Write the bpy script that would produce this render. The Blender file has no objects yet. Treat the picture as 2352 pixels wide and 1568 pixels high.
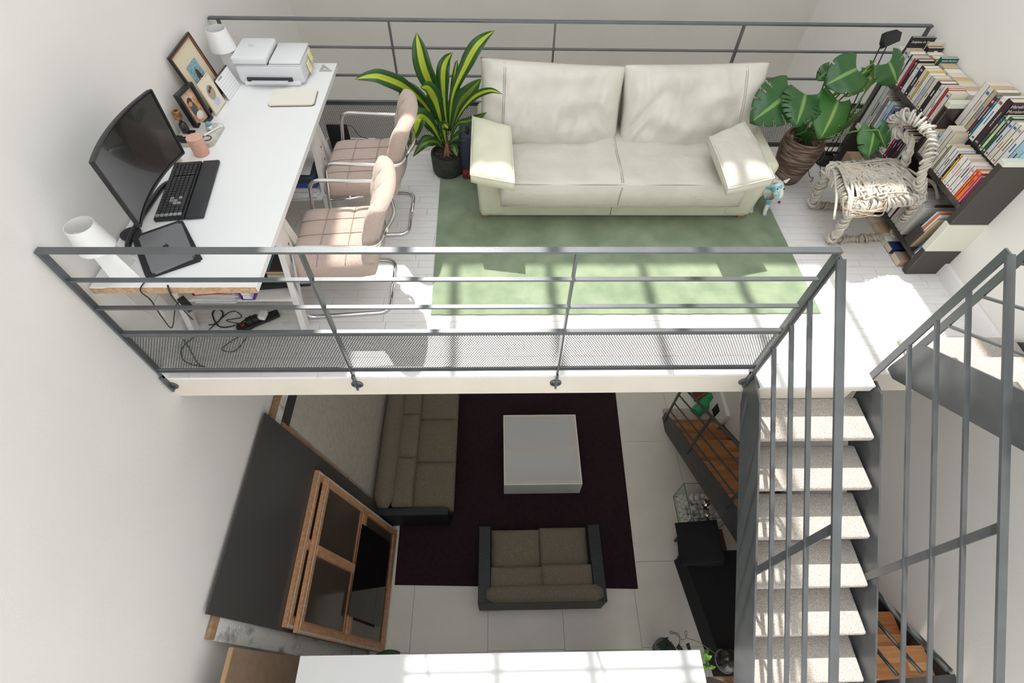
import bpy, bmesh, math, random
from mathutils import Vector, Matrix, Euler, noise
PI = math.pi
R_ = random.Random(7)
SC = bpy.context.scene
COL = SC.collection
# ------------------------------------------------------------------ camera, world, sun, exposure
CR = Vector((0.99964931, -0.01925532, 0.01817938))
CU = Vector((0.00498789, 0.8111231, 0.5848542))
CF = Vector((0.02600727, 0.58455842, -0.81093469))
CO = Vector((0, 0, 2.65))
FPX = 1182.66
cam = bpy.data.cameras.new('camera')
cam.sensor_width = 36
cam.lens = FPX / 2352 * 36
cam.clip_start = .05
co = bpy.data.objects.new('camera', cam)
COL.objects.link(co)
m3 = Matrix((CR, CU, -CF)).transposed().to_4x4()
co.matrix_world = Matrix.Translation(CO) @ m3
SC.camera = co
SC.view_settings.view_transform = 'Standard'
SC.view_settings.look = 'None'
SC.view_settings.gamma = 1
SC.view_settings.use_curve_mapping = False
SC.view_settings.exposure = 0.91
w = bpy.data.worlds.new('sky')
SC.world = w
w.use_nodes = True
w.node_tree.nodes['Background'].inputs[0].default_value = (.91, .955, 1, 1)
w.node_tree.nodes['Background'].inputs[1].default_value = 1.4
sl = bpy.data.lights.new('sun', 'SUN')
sl.energy = 3.5
sl.angle = .012
sl.color = (1, .97, .92)
so = bpy.data.objects.new('sun', sl)
COL.objects.link(so)
SUN = Vector((.15, -.58, -1))
so.rotation_euler = SUN.to_track_quat('-Z', 'Y').to_euler()
so.location = (0, 8, 12)
SC.cycles.use_denoising = True
SC.cycles.max_bounces = 12
SC.cycles.diffuse_bounces = 8
SC.cycles.glossy_bounces = 4
SC.cycles.transmission_bounces = 8
SC.cycles.transparent_max_bounces = 12
SC.cycles.sample_clamp_indirect = 6

def P(u, v, **k):
    """world point where the sight line through a measured photo pixel meets the plane x=, y= or z="""
    d = CF + CR * ((u - 1176) / FPX) - CU * ((v - 784) / FPX)
    (a, val), = k.items()
    i = 'xyz'.index(a)
    return CO + d * ((val - CO[i]) / d[i])

# ------------------------------------------------------------------ materials
MATS = {}
def mat(name, c, rough=.6, metal=0, n=None, bump=0, bscale=60, spec=None, trans=0, alpha=1, sheen=0, c2=None, stretch=None, detail=4, ramp=(.4, .6), coat=0, ior=None):
    if name in MATS: return MATS[name]
    m = bpy.data.materials.new(name)
    m.use_nodes = True
    nt = m.node_tree
    b = nt.nodes['Principled BSDF']
    b.inputs['Base Color'].default_value = (*c, 1)
    b.inputs['Roughness'].default_value = rough
    b.inputs['Metallic'].default_value = metal
    if spec is not None: b.inputs['Specular IOR Level'].default_value = spec
    if trans: b.inputs['Transmission Weight'].default_value = trans
    if ior: b.inputs['IOR'].default_value = ior
    if coat: b.inputs['Coat Weight'].default_value = coat
    if sheen: b.inputs['Sheen Weight'].default_value = sheen
    if alpha < 1: b.inputs['Alpha'].default_value = alpha
    tc = nt.nodes.new('ShaderNodeTexCoord')
    src = tc.outputs['Object']
    if stretch:
        mp = nt.nodes.new('ShaderNodeMapping')
        mp.inputs['Scale'].default_value = stretch
        nt.links.new(src, mp.inputs[0])
        src = mp.outputs[0]
    if c2:
        t = nt.nodes.new('ShaderNodeTexNoise')
        t.inputs['Scale'].default_value = n or 5
        t.inputs['Detail'].default_value = detail
        r = nt.nodes.new('ShaderNodeValToRGB')
        r.color_ramp.elements[0].position = ramp[0]
        r.color_ramp.elements[1].position = ramp[1]
        r.color_ramp.elements[0].color = (*c, 1)
        r.color_ramp.elements[1].color = (*c2, 1)
        nt.links.new(src, t.inputs['Vector'])
        nt.links.new(t.outputs['Fac'], r.inputs[0])
        nt.links.new(r.outputs[0], b.inputs['Base Color'])
    if bump:
        t2 = nt.nodes.new('ShaderNodeTexNoise')
        t2.inputs['Scale'].default_value = bscale
        t2.inputs['Detail'].default_value = 3
        bp = nt.nodes.new('ShaderNodeBump')
        bp.inputs['Strength'].default_value = bump
        bp.inputs['Distance'].default_value = .01
        nt.links.new(src, t2.inputs['Vector'])
        nt.links.new(t2.outputs['Fac'], bp.inputs['Height'])
        nt.links.new(bp.outputs[0], b.inputs['Normal'])
    MATS[name] = m
    return m

M_wall = mat('white_plaster', (.775, .755, .72), .9, c2=(.80, .78, .745), n=1.2, bump=.08, bscale=40)
M_white = mat('white_paint', (.80, .79, .77), .5)
M_plank = mat('worn_white_boards', (.79, .77, .75), .45, c2=(.50, .475, .45), n=4, detail=8, stretch=(1.5, 14, 1), ramp=(.60, .82), bump=.06)
M_gap = mat('dark_joint', (.35, .32, .29), .8)
M_steel = mat('grey_painted_steel', (.085, .093, .096), .36, .25, spec=.85, c2=(.10, .108, .112), n=8, bump=.03, bscale=90)
M_steeld = mat('dark_grey_steel', (.05, .053, .053), .45, .2, c2=(.062, .066, .066), n=8)
M_carpet = mat('beige_wool_carpet', (.42, .36, .31), .95, c2=(.66, .595, .53), n=150, ramp=(.36, .62), bump=.9, bscale=170, sheen=.2)
M_fascia = mat('cream_fascia_paint', (.68, .62, .52), .6, c2=(.71, .65, .55), n=3)
M_chrome = mat('chrome', (.75, .75, .76), .08, 1)
M_black = mat('black_plastic', (.014, .014, .016), .35)
M_blackm = mat('matt_black', (.012, .012, .013), .7)

# ------------------------------------------------------------------ mesh helpers
def B(): return bmesh.new()
def box(bm, x0, x1, y0, y1, z0, z1, M=None):
    vs = [bm.verts.new((x, y, z)) for x in (x0, x1) for y in (y0, y1) for z in (z0, z1)]
    for f in ((0, 1, 3, 2), (4, 6, 7, 5), (0, 4, 5, 1), (2, 3, 7, 6), (0, 2, 6, 4), (1, 5, 7, 3)):
        bm.faces.new([vs[i] for i in f])
    if M is not None:
        for q in vs: q.co = M @ q.co
    return vs
def rbox(x0, x1, y0, y1, z0, z1, r=.01, seg=2, M=None):
    bm = B()
    box(bm, x0, x1, y0, y1, z0, z1)
    bmesh.ops.recalc_face_normals(bm, faces=bm.faces)
    if r: bmesh.ops.bevel(bm, geom=list(bm.edges), offset=r, segments=seg, profile=.5, affect='EDGES')
    if M is not None: bm.transform(M)
    return bm
def add(bm, other, M=None):
    me = bpy.data.meshes.new('tmp')
    other.to_mesh(me); other.free()
    if M is not None: me.transform(M)
    bm.from_mesh(me)
    bpy.data.meshes.remove(me)
def bar(bm, a, b, w, h, up=(0, 0, 1)):
    """rectangular bar from a to b; w across, h along up"""
    a, b = Vector(a), Vector(b)
    d = (b - a).normalized()
    up = Vector(up)
    s = d.cross(up).normalized()
    u = s.cross(d).normalized()
    vs = []
    for p in (a, b):
        for i, j in ((-1, -1), (1, -1), (1, 1), (-1, 1)):
            vs.append(bm.verts.new(p + s * w / 2 * i + u * h / 2 * j))
    for f in ((0, 1, 2, 3), (7, 6, 5, 4), (0, 4, 5, 1), (1, 5, 6, 2), (2, 6, 7, 3), (3, 7, 4, 0)):
        bm.faces.new([vs[i] for i in f])
def tube(bm, pts, r, seg=8, closed=False, cap=True):
    pts = [Vector(p) for p in pts]
    n = len(pts)
    rs = r if isinstance(r, (list, tuple)) else [r] * n
    rings = []
    prev = None
    for i, p in enumerate(pts):
        if closed: t = pts[(i + 1) % n] - pts[i - 1]
        else: t = pts[min(i + 1, n - 1)] - pts[max(i - 1, 0)]
        if t.length < 1e-9: t = Vector((0, 0, 1))
        t.normalize()
        if prev is None:
            a = Vector((0, 0, 1)) if abs(t.z) < .9 else Vector((1, 0, 0))
            nrm = t.cross(a).normalized()
        else:
            nrm = (prev - t * prev.dot(t))
            if nrm.length < 1e-6: nrm = t.orthogonal()
            nrm.normalize()
        prev = nrm
        bi = t.cross(nrm)
        rings.append([bm.verts.new(p + (nrm * math.cos(2 * PI * k / seg) + bi * math.sin(2 * PI * k / seg)) * rs[i]) for k in range(seg)])
    m = n if closed else n - 1
    for i in range(m):
        A, C = rings[i], rings[(i + 1) % n]
        for k in range(seg):
            bm.faces.new((A[k], A[(k + 1) % seg], C[(k + 1) % seg], C[k]))
    if cap and not closed:
        bm.faces.new(rings[0][::-1]); bm.faces.new(rings[-1])
def smoothpath(pts, n=6):
    pts = [Vector(p) for p in pts]
    out = []
    q = [pts[0] * 2 - pts[1]] + pts + [pts[-1] * 2 - pts[-2]]
    for i in range(1, len(q) - 2):
        for k in range(n):
            t = k / n
            a, b, c, d = q[i - 1], q[i], q[i + 1], q[i + 2]
            out.append(.5 * ((2 * b) + (c - a) * t + (2 * a - 5 * b + 4 * c - d) * t * t + (3 * b - a - 3 * c + d) * t ** 3))
    out.append(pts[-1])
    return out
def fillet(pts, r, n=5):
    pts = [Vector(p) for p in pts]
    out = [pts[0]]
    for i in range(1, len(pts) - 1):
        a, b, c = pts[i - 1], pts[i], pts[i + 1]
        d1 = (a - b); d2 = (c - b)
        rr = min(r, d1.length * .49, d2.length * .49)
        p1 = b + d1.normalized() * rr; p2 = b + d2.normalized() * rr
        for k in range(n + 1):
            t = k / n
            out.append((1 - t) ** 2 * p1 + 2 * t * (1 - t) * b + t * t * p2)
    out.append(pts[-1])
    return out
def lathe(bm, prof, c=(0, 0, 0), seg=28, M=None):
    rings = []
    for r, z in prof:
        if r < 1e-6: rings.append([bm.verts.new((c[0], c[1], c[2] + z))])
        else: rings.append([bm.verts.new((c[0] + r * math.cos(2 * PI * k / seg), c[1] + r * math.sin(2 * PI * k / seg), c[2] + z)) for k in range(seg)])
    for A, C in zip(rings, rings[1:]):
        for k in range(seg):
            k2 = (k + 1) % seg
            if len(A) == 1 and len(C) == 1: continue
            if len(A) == 1: bm.faces.new((A[0], C[k2], C[k]))
            elif len(C) == 1: bm.faces.new((A[k], A[k2], C[0]))
            else: bm.faces.new((A[k], A[k2], C[k2], C[k]))
    if M is not None:
        for rg in rings:
            for v in rg: v.co = M @ v.co
def sphere(bm, c, r, su=14, sv=9, M=None):
    lathe(bm, [(r * math.sin(PI * i / sv) if 0 < i < sv else 0, -r * math.cos(PI * i / sv)) for i in range(sv + 1)], c, su, M)
def prism(bm, poly, a, b, axis='z'):
    """polygon (list of 2D) extruded along axis from a to b"""
    def mk(p, t):
        if axis == 'z': return (p[0], p[1], t)
        if axis == 'x': return (t, p[0], p[1])
        return (p[0], t, p[1])
    A = [bm.verts.new(mk(p, a)) for p in poly]
    C = [bm.verts.new(mk(p, b)) for p in poly]
    n = len(poly)
    bm.faces.new(A[::-1]); bm.faces.new(C)
    for i in range(n): bm.faces.new((A[i], A[(i + 1) % n], C[(i + 1) % n], C[i]))
def obj(name, bm, m, parent=None, smooth=False, local=False):
    """link bm as ONE mesh object; coordinates are world unless local=True"""
    bmesh.ops.recalc_face_normals(bm, faces=bm.faces)
    me = bpy.data.meshes.new(name)
    if parent is not None and not local:
        bm.transform(parent_matrix(parent).inverted())
    bm.to_mesh(me); bm.free()
    if smooth: me.polygons.foreach_set('use_smooth', [True] * len(me.polygons))
    if isinstance(m, (list, tuple)):
        for q in m: me.materials.append(q)
    else: me.materials.append(m)
    o = bpy.data.objects.new(name, me)
    COL.objects.link(o)
    if smooth == 'auto':
        mod = None
        me.set_sharp_from_angle(angle=math.radians(38))
    if parent is not None: o.parent = parent
    return o
def thick(o, t):
    q = o.modifiers.new('thickness', 'SOLIDIFY'); q.thickness = t; q.offset = 0
    return o
def parent_matrix(p):
    M = Matrix.LocRotScale(p.location, p.rotation_euler, p.scale)
    return parent_matrix(p.parent) @ M if p.parent else M
def tag(o, label, cat, group=None, kind=None):
    o['label'] = label; o['category'] = cat
    if group: o['group'] = group
    if kind: o['kind'] = kind
    return o
def thing(name, label, cat, loc=(0, 0, 0), rz=0, group=None):
    o = bpy.data.objects.new(name, None)
    o.empty_display_size = .05
    COL.objects.link(o)
    o.location = loc; o.rotation_euler = (0, 0, rz)
    return tag(o, label, cat, group)
def structure(o, label=None):
    o['kind'] = 'structure'
    if label: o['label'] = label
    return o
def copy_tree(o, parent=None):
    c = o.copy(); COL.objects.link(c)
    if parent is not None: c.parent = parent
    for ch in list(o.children): copy_tree(ch, c)
    return c
def frame(origin, xdir, zdir):
    """matrix whose x axis is xdir and z axis near zdir"""
    x = Vector(xdir).normalized()
    z = Vector(zdir); z = (z - x * z.dot(x)).normalized()
    y = z.cross(x)
    M = Matrix((x, y, z)).transposed().to_4x4()
    M.translation = Vector(origin)
    return M
FONT_M = {}
def text(body, size, M, m, parent, name='lettering', align='LEFT', ext=.0004, xs=1):
    """flat lettering; M maps x right, y up, z out of the page"""
    c = bpy.data.curves.new(name, 'FONT')
    c.body = body; c.size = size; c.align_x = align; c.extrude = ext; c.resolution_u = 3
    c.materials.append(m)
    o = bpy.data.objects.new(name, c)
    COL.objects.link(o)
    M2 = M @ Matrix.Diagonal((xs, 1, 1, 1))
    if parent is not None:
        o.parent = parent
        M2 = parent_matrix(parent).inverted() @ M2
    o.matrix_basis = M2
    return o
def pillow(w, d, t, edge=.25, n=22, p=3.0, seed=0, wr=.0, pinch=.0, band=True):
    """boxed cushion, w x d, puffed to thickness t; edge = share of thickness kept at the seam"""
    bm = B()
    def pt(i, j, sg):
        s = -1 + 2 * i / n; q = -1 + 2 * j / n
        s = math.copysign(abs(s) ** .8, s); q = math.copysign(abs(q) ** .8, q)
        h = ((1 - abs(s) ** p) * (1 - abs(q) ** p)) ** .55 if abs(s) < 1 and abs(q) < 1 else 0
        x = s * w / 2 * (1 - pinch * (1 - abs(s) ** 2) * 0 - pinch * (1 - q * q) * abs(s) ** 3)
        y = q * d / 2 * (1 - pinch * (1 - s * s) * abs(q) ** 3)
        z = sg * t / 2 * (edge + (1 - edge) * h)
        if wr:
            nz = noise.noise(Vector((x * 5 + seed, y * 7, sg * 3 + seed)))
            nz += .6 * abs(noise.noise(Vector((x * 13 + seed, y * 5, seed))))
            z += wr * nz * h * (1 if sg > 0 else .3)
        return bm.verts.new((x, y, z))
    top = [[pt(i, j, 1) for j in range(n + 1)] for i in range(n + 1)]
    bot = [[pt(i, j, -1) for j in range(n + 1)] for i in range(n + 1)]
    for i in range(n):
        for j in range(n):
            bm.faces.new((top[i][j], top[i + 1][j], top[i + 1][j + 1], top[i][j + 1]))
            bm.faces.new((bot[i][j], bot[i][j + 1], bot[i + 1][j + 1], bot[i + 1][j]))
    rim = [(i, 0) for i in range(n)] + [(n, j) for j in range(n)] + [(i, n) for i in range(n, 0, -1)] + [(0, j) for j in range(n, 0, -1)]
    for a, b in zip(rim, rim[1:] + rim[:1]):
        bm.faces.new((bot[a[0]][a[1]], bot[b[0]][b[1]], top[b[0]][b[1]], top[a[0]][a[1]]))
    return bm
def rim_path(w, d, z, r, n=5):
    pts = []
    for cx, cy, a0 in ((w / 2 - r, d / 2 - r, 0), (-w / 2 + r, d / 2 - r, PI / 2), (-w / 2 + r, -d / 2 + r, PI), (w / 2 - r, -d / 2 + r, 1.5 * PI)):
        for k in range(n + 1):
            a = a0 + PI / 2 * k / n
            pts.append(Vector((cx + r * math.cos(a), cy + r * math.sin(a), z)))
    return pts
def coil(bm, path, R, rr, pitch, jit=.25, seg=5, rnd=R_, step=9):
    """rope wound around a path"""
    path = smoothpath(path, 10)
    L = [0]
    for a, b in zip(path, path[1:]): L.append(L[-1] + (b - a).length)
    tot = L[-1]
    def at(s):
        s = max(0, min(tot, s))
        for i in range(len(L) - 1):
            if L[i + 1] >= s: break
        t = (s - L[i]) / max(1e-9, L[i + 1] - L[i])
        return path[i].lerp(path[i + 1], t), (path[i + 1] - path[i]).normalized()
    n = int(tot / pitch * step)
    pts, rs = [], []
    prev = None
    ph = 0
    for k in range(n + 1):
        s = tot * k / n
        c, t = at(s + pitch * .5 * math.sin(k * .21) * jit)
        if prev is None: prev = t.orthogonal().normalized()
        prev = (prev - t * prev.dot(t)).normalized()
        bi = t.cross(prev)
        a = 2 * PI * k / step
        RR = R * (1 + jit * noise.noise(Vector((k * .11, R * 50, tot * 7))) * 1.6)
        tilt = jit * R * 1.2 * math.sin(a + k * .03) 
        pts.append(c + (prev * math.cos(a) + bi * math.sin(a)) * RR + t * tilt)
    tube(bm, pts, rr, seg)
# ------------------------------------------------------------------ the setting
ZL = -4.1
XL, XR, YF, YB = -2.0, 3.155, 5.6, -5.0
def roofz(y): return 5.8 - .226 * y
bm = B(); prism(bm, [(YB - .2, ZL - .3), (YF + .2, ZL - .3), (YF + .2, roofz(YF + .2) + .1), (YB - .2, roofz(YB - .2) + .1)], XL - .2, XL, 'x')
structure(obj('wall_left', bm, M_wall))
bm = B(); prism(bm, [(YB - .2, ZL - .3), (YF + .2, ZL - .3), (YF + .2, roofz(YF + .2) + .1), (YB - .2, roofz(YB - .2) + .1)], XR, XR + .2, 'x')
structure(obj('wall_right', bm, M_wall))
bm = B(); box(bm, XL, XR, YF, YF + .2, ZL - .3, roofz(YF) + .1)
structure(obj('wall_far', bm, mat('shade_toned_plaster', (.66, .635, .58), .9, c2=(.69, .665, .61), n=1.2, bump=.08, bscale=40)))  # far wall's shade is put into its plaster colour, darker than the other walls
bm = B()
for a in ((XL, -1.7, ZL - .3, 6.9), (2.85, XR, ZL - .3, 6.9), (-1.7, 2.85, ZL - .3, -3.2), (-1.7, 2.85, 5.2, 6.9)):  # opening in this unseen wall is added to let in fill light
    box(bm, a[0], a[1], YB - .2, YB, a[2], a[3])
structure(obj('wall_back', bm, M_wall))
bm = B()
SX0, SX1, SY0, SY1 = -1.63, 2.19, -4.6, 5.30
for x0, x1, y0, y1 in ((XL, SX0, YB, YF), (SX1, XR, YB, YF), (SX0, SX1, SY1, YF), (SX0, SX1, YB, SY0)):
    vs = box(bm, x0, x1, y0, y1, 0, .12)
    for q in vs: q.co.z += roofz(q.co.y)
structure(obj('ceiling', bm, M_wall))
bm = B(); box(bm, SX0 - .02, SX1 + .02, SY1, SY1 + .05, roofz(SY1) - .04, roofz(SY1) + .1)
sky = structure(obj('window_1', bm, M_steeld))
for x in (-.999, -.334, .331, .996, 1.661):
    bm = B(); vs = box(bm, x - .033, x + .033, SY0, SY1 + .02, -.03, .05)
    for q in vs: q.co.z += roofz(q.co.y)
    obj('glazing_bar', bm, M_steeld, sky)
bm = B()
for x in (-1.7, -.2, 1.35, 2.81): box(bm, x, x + .04, YB - .12, YB - .06, -3.2, 5.2)
for z in (-3.2, -2.0, -.2, 1.6, 3.4, 5.16): box(bm, -1.7, 2.85, YB - .12, YB - .06, z, z + .04)
structure(obj('added_fill_window', bm, M_steeld))  # unseen window grid, added behind the camera for extra sky light

# lower floor: painted sheets laid as parts of the floor
M_sheet = mat('scuffed_white_floor_sheets', (.84, .80, .735), .4, c2=(.76, .72, .655), n=2.2, ramp=(.35, .75), bump=.05, bscale=25)
bm = B(); box(bm, XL, XR, YB, YF, ZL - .2, ZL - .012)
fl = structure(obj('floor', bm, M_gap))
xs = [XL, -1.02, -.14, .735, 1.615, 2.495, XR]
ro = random.Random(3)
for i in range(6):
    y = [-1.2, .57, 1.49 if i == 4 else 1.9, 3.1, 4.4, 5.6]
    if i % 2: y = [-.6, .555, 1.6, 2.9, 4.1, 5.6]
    for a, b in zip(y, y[1:]):
        bm = B(); g = .0022
        box(bm, xs[i] + g, xs[i + 1] - g, a + g, b - g, ZL - .012, ZL - ro.random() * .0012)
        obj('floor_panel', bm, M_sheet, fl)
bm = B(); box(bm, XL, XR, YB, -1.2, ZL - .012, ZL - .001)
o = obj('floor_panel', bm, M_sheet, fl)

# upper floor: slab with worn boards
SLF = 1.655
bm = B()
box(bm, XL, XR, SLF, 3.93, -.212, -.021)
box(bm, 1.575, 2.285, 1.565, SLF, -.06, -.021)
up = structure(obj('floor_upper', bm, M_fascia))
up['label'] = 'white boarded mezzanine floor with cream edge'
ro = random.Random(11)
y = SLF
rows = 0
stuffb = B()
nplank = 0
PW = .0695
def plank_hidden(x0, x1, y0, y1):
    if x0 > -.45 and x1 < 2.13 and y0 > 2.14 and y1 < 3.5: return True
    if y0 > 3.1 and x0 > -.1 and x1 < 1.9: return True
    if x1 < -1.45 and y0 > 2.2: return True
    return False
while y < 3.93:
    y1 = min(y + PW, 3.935)
    x = XL - ro.random() * .42
    while x < XR:
        L = .42 + ro.choice((0, 0, .14, -.08))
        a, b = max(x, XL), min(x + L, XR)
        x += L
        if b - a < .02: continue
        g = .0009
        z1 = -.0006 + ro.random() * .0006
        if plank_hidden(a, b, y, y1) or nplank >= 298:
            box(stuffb, a + g, b - g, y + g, y1 - g, -.021, z1)
        else:
            bm = B(); box(bm, a + g, b - g, y + g, y1 - g, -.021, z1)
            obj('plank', bm, M_plank, up); nplank += 1
    y = y1
o = obj('plank_field', stuffb, M_plank, up); o['kind'] = 'stuff'
bm = B(); box(bm, 1.575, 2.285, 1.562, SLF, -.021, 0)
obj('landing_nosing', bm, M_white, up)
bm = B()
prism(bm, [(3.06, 0), (3.1, .06), (XR, .105), (XR, 0)], 1.7, 3.93, 'y')
bm.free()
bm = B(); box(bm, 3.125, XR, 1.70, 3.93, 0, .105)
structure(obj('baseboard_right', bm, M_white))
bm = B(); box(bm, XL, XL + .03, SLF, 3.93, 0, .09)
structure(obj('baseboard_left', bm, M_white))
# skirting along the wooden stair, fixed to the wall
# ------------------------------------------------------------------ railings of the mezzanine
M_mesh = mat('black_perforated_sheet', (.035, .037, .036), .5, .2)
HB = [1.033, .848, .647, .443, .078]
def perforated(x0, x1, z0, z1, y, pitch=.0146, hole=.0055):
    import numpy as np
    vx, fx = [], []
    dz = pitch * math.sqrt(3) / 2
    n = 12
    hexr = pitch / math.sqrt(3)
    ang = [2 * PI * k / n + PI / 6 for k in range(n)]
    outer = []
    for a in ang:
        b = (a - PI / 6) % (PI / 3) - PI / 6
        outer.append((hexr * math.cos(PI / 6) / math.cos(b) * math.cos(a + PI / 6 - PI / 6), hexr * math.cos(PI / 6) / math.cos(b) * math.sin(a)))
    # pointy-top hexagon: flat sides face +-x
    outer = []
    for a in ang:
        b = ((a + PI / 6) % (PI / 3)) - PI / 6
        r = (pitch / 2) / math.cos(b)
        outer.append((r * math.cos(a), r * math.sin(a)))
    inner = [(hole * math.cos(a), hole * math.sin(a)) for a in ang]
    j = 0
    z = z0 + pitch / 2
    while z < z1 - pitch * .4:
        x = x0 + pitch / 2 + (pitch / 2 if j % 2 else 0)
        while x < x1 - pitch * .4:
            b0 = len(vx)
            vx += [(x + p[0], y, z + p[1]) for p in outer] + [(x + p[0], y, z + p[1]) for p in inner]
            fx += [(b0 + k, b0 + (k + 1) % n, b0 + n + (k + 1) % n, b0 + n + k) for k in range(n)]
            x += pitch
        z += dz; j += 1
    return vx, fx
def railing(label, posts, xl, xr, y, top=True, sgn=1, group=None, br=True, endpost=True):
    """sgn=+1: slab lies on the +y side; y is the outer face"""
    t = thing('railing', label, 'railing', (posts[1], y, 0), 0, group)
    w0, w1 = (y, y + .036 * sgn)
    ya, yb = min(w0, w1), max(w0, w1)
    bm = rbox(xl, xr, ya, yb, HB[0] - .002, HB[0] + .011, .0015, 1)
    obj('top_rail', bm, M_steel, t)
    for i, h in enumerate(HB[1:4]):
        bm = rbox(xl + .008, xr - .008, ya + .004, ya + .028, h, h + .010, .001, 1)
        obj('rail_bar', bm, M_steel, t)
    bm = B(); box(bm, xl + .01, xr - .01, ya + .004, ya + .026, HB[4] - .006, HB[4] + .006); box(bm, xl + .01, xr - .01, ya + .010, ya + .014, HB[4], HB[4] + .03)
    obj('rail_bar', bm, M_steel, t)
    bm = B(); box(bm, xl + .01, xr - .01, ya + .008, ya + .012, HB[3] - .022, HB[3])
    obj('panel_clip', bm, M_steel, t)
    for i, x in enumerate(posts):
        s = .006
        bm = B()
        yo, yi = (ya, ya + .036)
        ylo = (y - .002, y + .013) if sgn > 0 else (y - .013, y + .002)
        box(bm, x - s, x + s, yo + .001, yi - .001, .012, HB[0] - .002)
        box(bm, x - s, x + s, ylo[0] - .012, ylo[1], -.115, .04)
        for h in HB[1:4]:
            box(bm, x - s - .004, x + s + .004, yo + .006, yo + .026, h - .006, h)
        p = obj('post', bm, M_steel, t)
        if br:
            fy = y + .0145 * sgn
            b2 = B()
            Mr = Matrix.Translation((x, fy, -.082)) @ Matrix.Rotation(PI / 2 * sgn, 4, 'X')
            lathe(b2, [(0, 0), (.036, 0), (.036, .007), (.033, .009), (0, .009)], (0, 0, 0), 24, Mr)
            k = obj('bracket', b2, M_steel, t, smooth='auto')
            b3 = B()
            for dx in (-.022, .022):
                lathe(b3, [(0, 0), (.006, 0), (.006, .006), (0, .007)], (0, 0, 0), 8, Matrix.Translation((x + dx, fy - .009 * sgn, -.082)) @ Matrix.Rotation(PI / 2 * sgn, 4, 'X'))
            obj('bolt', b3, M_steeld, k)
    ed = sorted(posts)
    ed = [(a, b) for a, b in zip(ed, ed[1:])]
    if xl < posts[0] - .1: ed = [(xl, posts[0])] + ed
    if xr > posts[-1] + .1: ed = ed + [(posts[-1], xr)]
    for a, b in ed:
        vx, fx = perforated(a + .006, b - .006, HB[4] + .008, HB[3] - .004, ya + .011)
        me = bpy.data.meshes.new('mesh_panel')
        M = parent_matrix(t).inverted()
        me.from_pydata([M @ Vector(v) for v in vx], [], fx)
        me.materials.append(M_mesh)
        o = bpy.data.objects.new('mesh_panel', me); COL.objects.link(o); o.parent = t
    return t
railing('long grey steel railing with perforated lower panel on the mezzanine edge nearest the camera', [-1.985, -.868, .352, 1.535], -1.995, 1.545, 1.640)
railing('grey steel railing with perforated lower panel behind the leather sofa', [-1.93, -.757, .411, 1.757, 3.1], -1.99, 3.115, 3.945, sgn=-1, br=False)

# ------------------------------------------------------------------ carpeted stair going down from the mezzanine
SL = .79
def stringer_poly(pts, x0, x1, m, parent, name='stringer'):
    bm = B(); prism(bm, pts, x0, x1, 'x')
    return obj(name, bm, m, parent)
st = thing('staircase', 'steel flight of beige carpeted steps going down from the mezzanine toward the camera', 'staircase', (1.92, 1.5, 0))
y0, y1 = 1.545, -.75
stringer_poly([(1.60, .02), (1.66, -.10), (1.57, -.235), (y1, -.235 - (1.57 - y1) * .82), (y1, -.015 - (1.46 - y1) * .815), (1.46, -.015)], 1.545, 1.557, M_steel, st)
stringer_poly([(1.60, .0), (1.655, -.10), (1.60, -.29), (y1, -.29 - (1.60 - y1) * SL), (y1, -.005 - (1.51 - y1) * .778), (1.51, -.005)], 2.297, 2.309, M_steel, st)
def carpet_tread(x0, x1, ya, yb, z, th=.045, name='tread', m=M_carpet, par=None, r=.014):
    bm = B(); nx = 40
    bm2 = rbox(x0, x1, ya, yb, z - th, z, r, 3)
    o = obj(name, bm2, m, par, smooth=True)
    bm.free()
    return o
for i in range(10):
    yf = 1.307 - .2385 * i; z = -.183 - .1965 * i
    t = carpet_tread(1.575, 2.283, yf, yf + .285, z, par=st)
    bm = B(); box(bm, 1.558, 2.296, yf + .05, yf + .2, z - .056, z - .046)
    obj('tread_bracket', bm, M_steel, st)
bm = B(); box(bm, 1.575, 2.20, 1.585, 1.60, -.18, -.06)
obj('riser', bm, M_fascia, st)

def slope_rails(label, x, y, hs, slope, length, posth, wr=.045, post2=None, side=1, direction=-1, group=None, hz=0, post_len=None):
    """railing whose bars run along a stair; starts at post (x,y), heights hs above its foot"""
    t = thing('stair_railing', label, 'railing', (x, y, hz), 0, group)
    d = Vector((0, direction, slope)).normalized()
    up = Vector((0, 0, 1))
    bm = B(); bar(bm, (x, y, hz - .12), (x, y, hz + posth), .012, .042, (0, 1, 0))
    obj('post', bm, M_steel, t)
    for k, h in enumerate(hs):
        big = k == 0
        bm = B()
        a = Vector((x, y - .015, hz + h)); b = a + d * length
        bar(bm, a, b, .042 if big else .024, .014 if big else .012, up)
        obj('handrail' if big else 'rail_bar', bm, M_steel, t)
    if post2:
        for q in post2:
            a = Vector((x, y, hz)) + Vector((0, direction, slope)) * q
            bm = B(); bar(bm, a + Vector((0, 0, -.2)), a + Vector((0, 0, hs[0])), .012, .04, (0, 1, 0))
            obj('post', bm, M_steel, t)
    return t
slope_rails('slanting grey steel railing on the left side of the carpeted stair going down', 1.56, 1.66, [.995, .705, .505, .288], -.775, 3.2, 1.0, post2=[.99, 2.2])
slope_rails('slanting grey steel railing on the right side of the carpeted stair going down', 2.29, 1.635, [1.05, .80, .575, .35], -.77, 3.2, 1.055, post2=[.99, 2.2])

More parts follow.
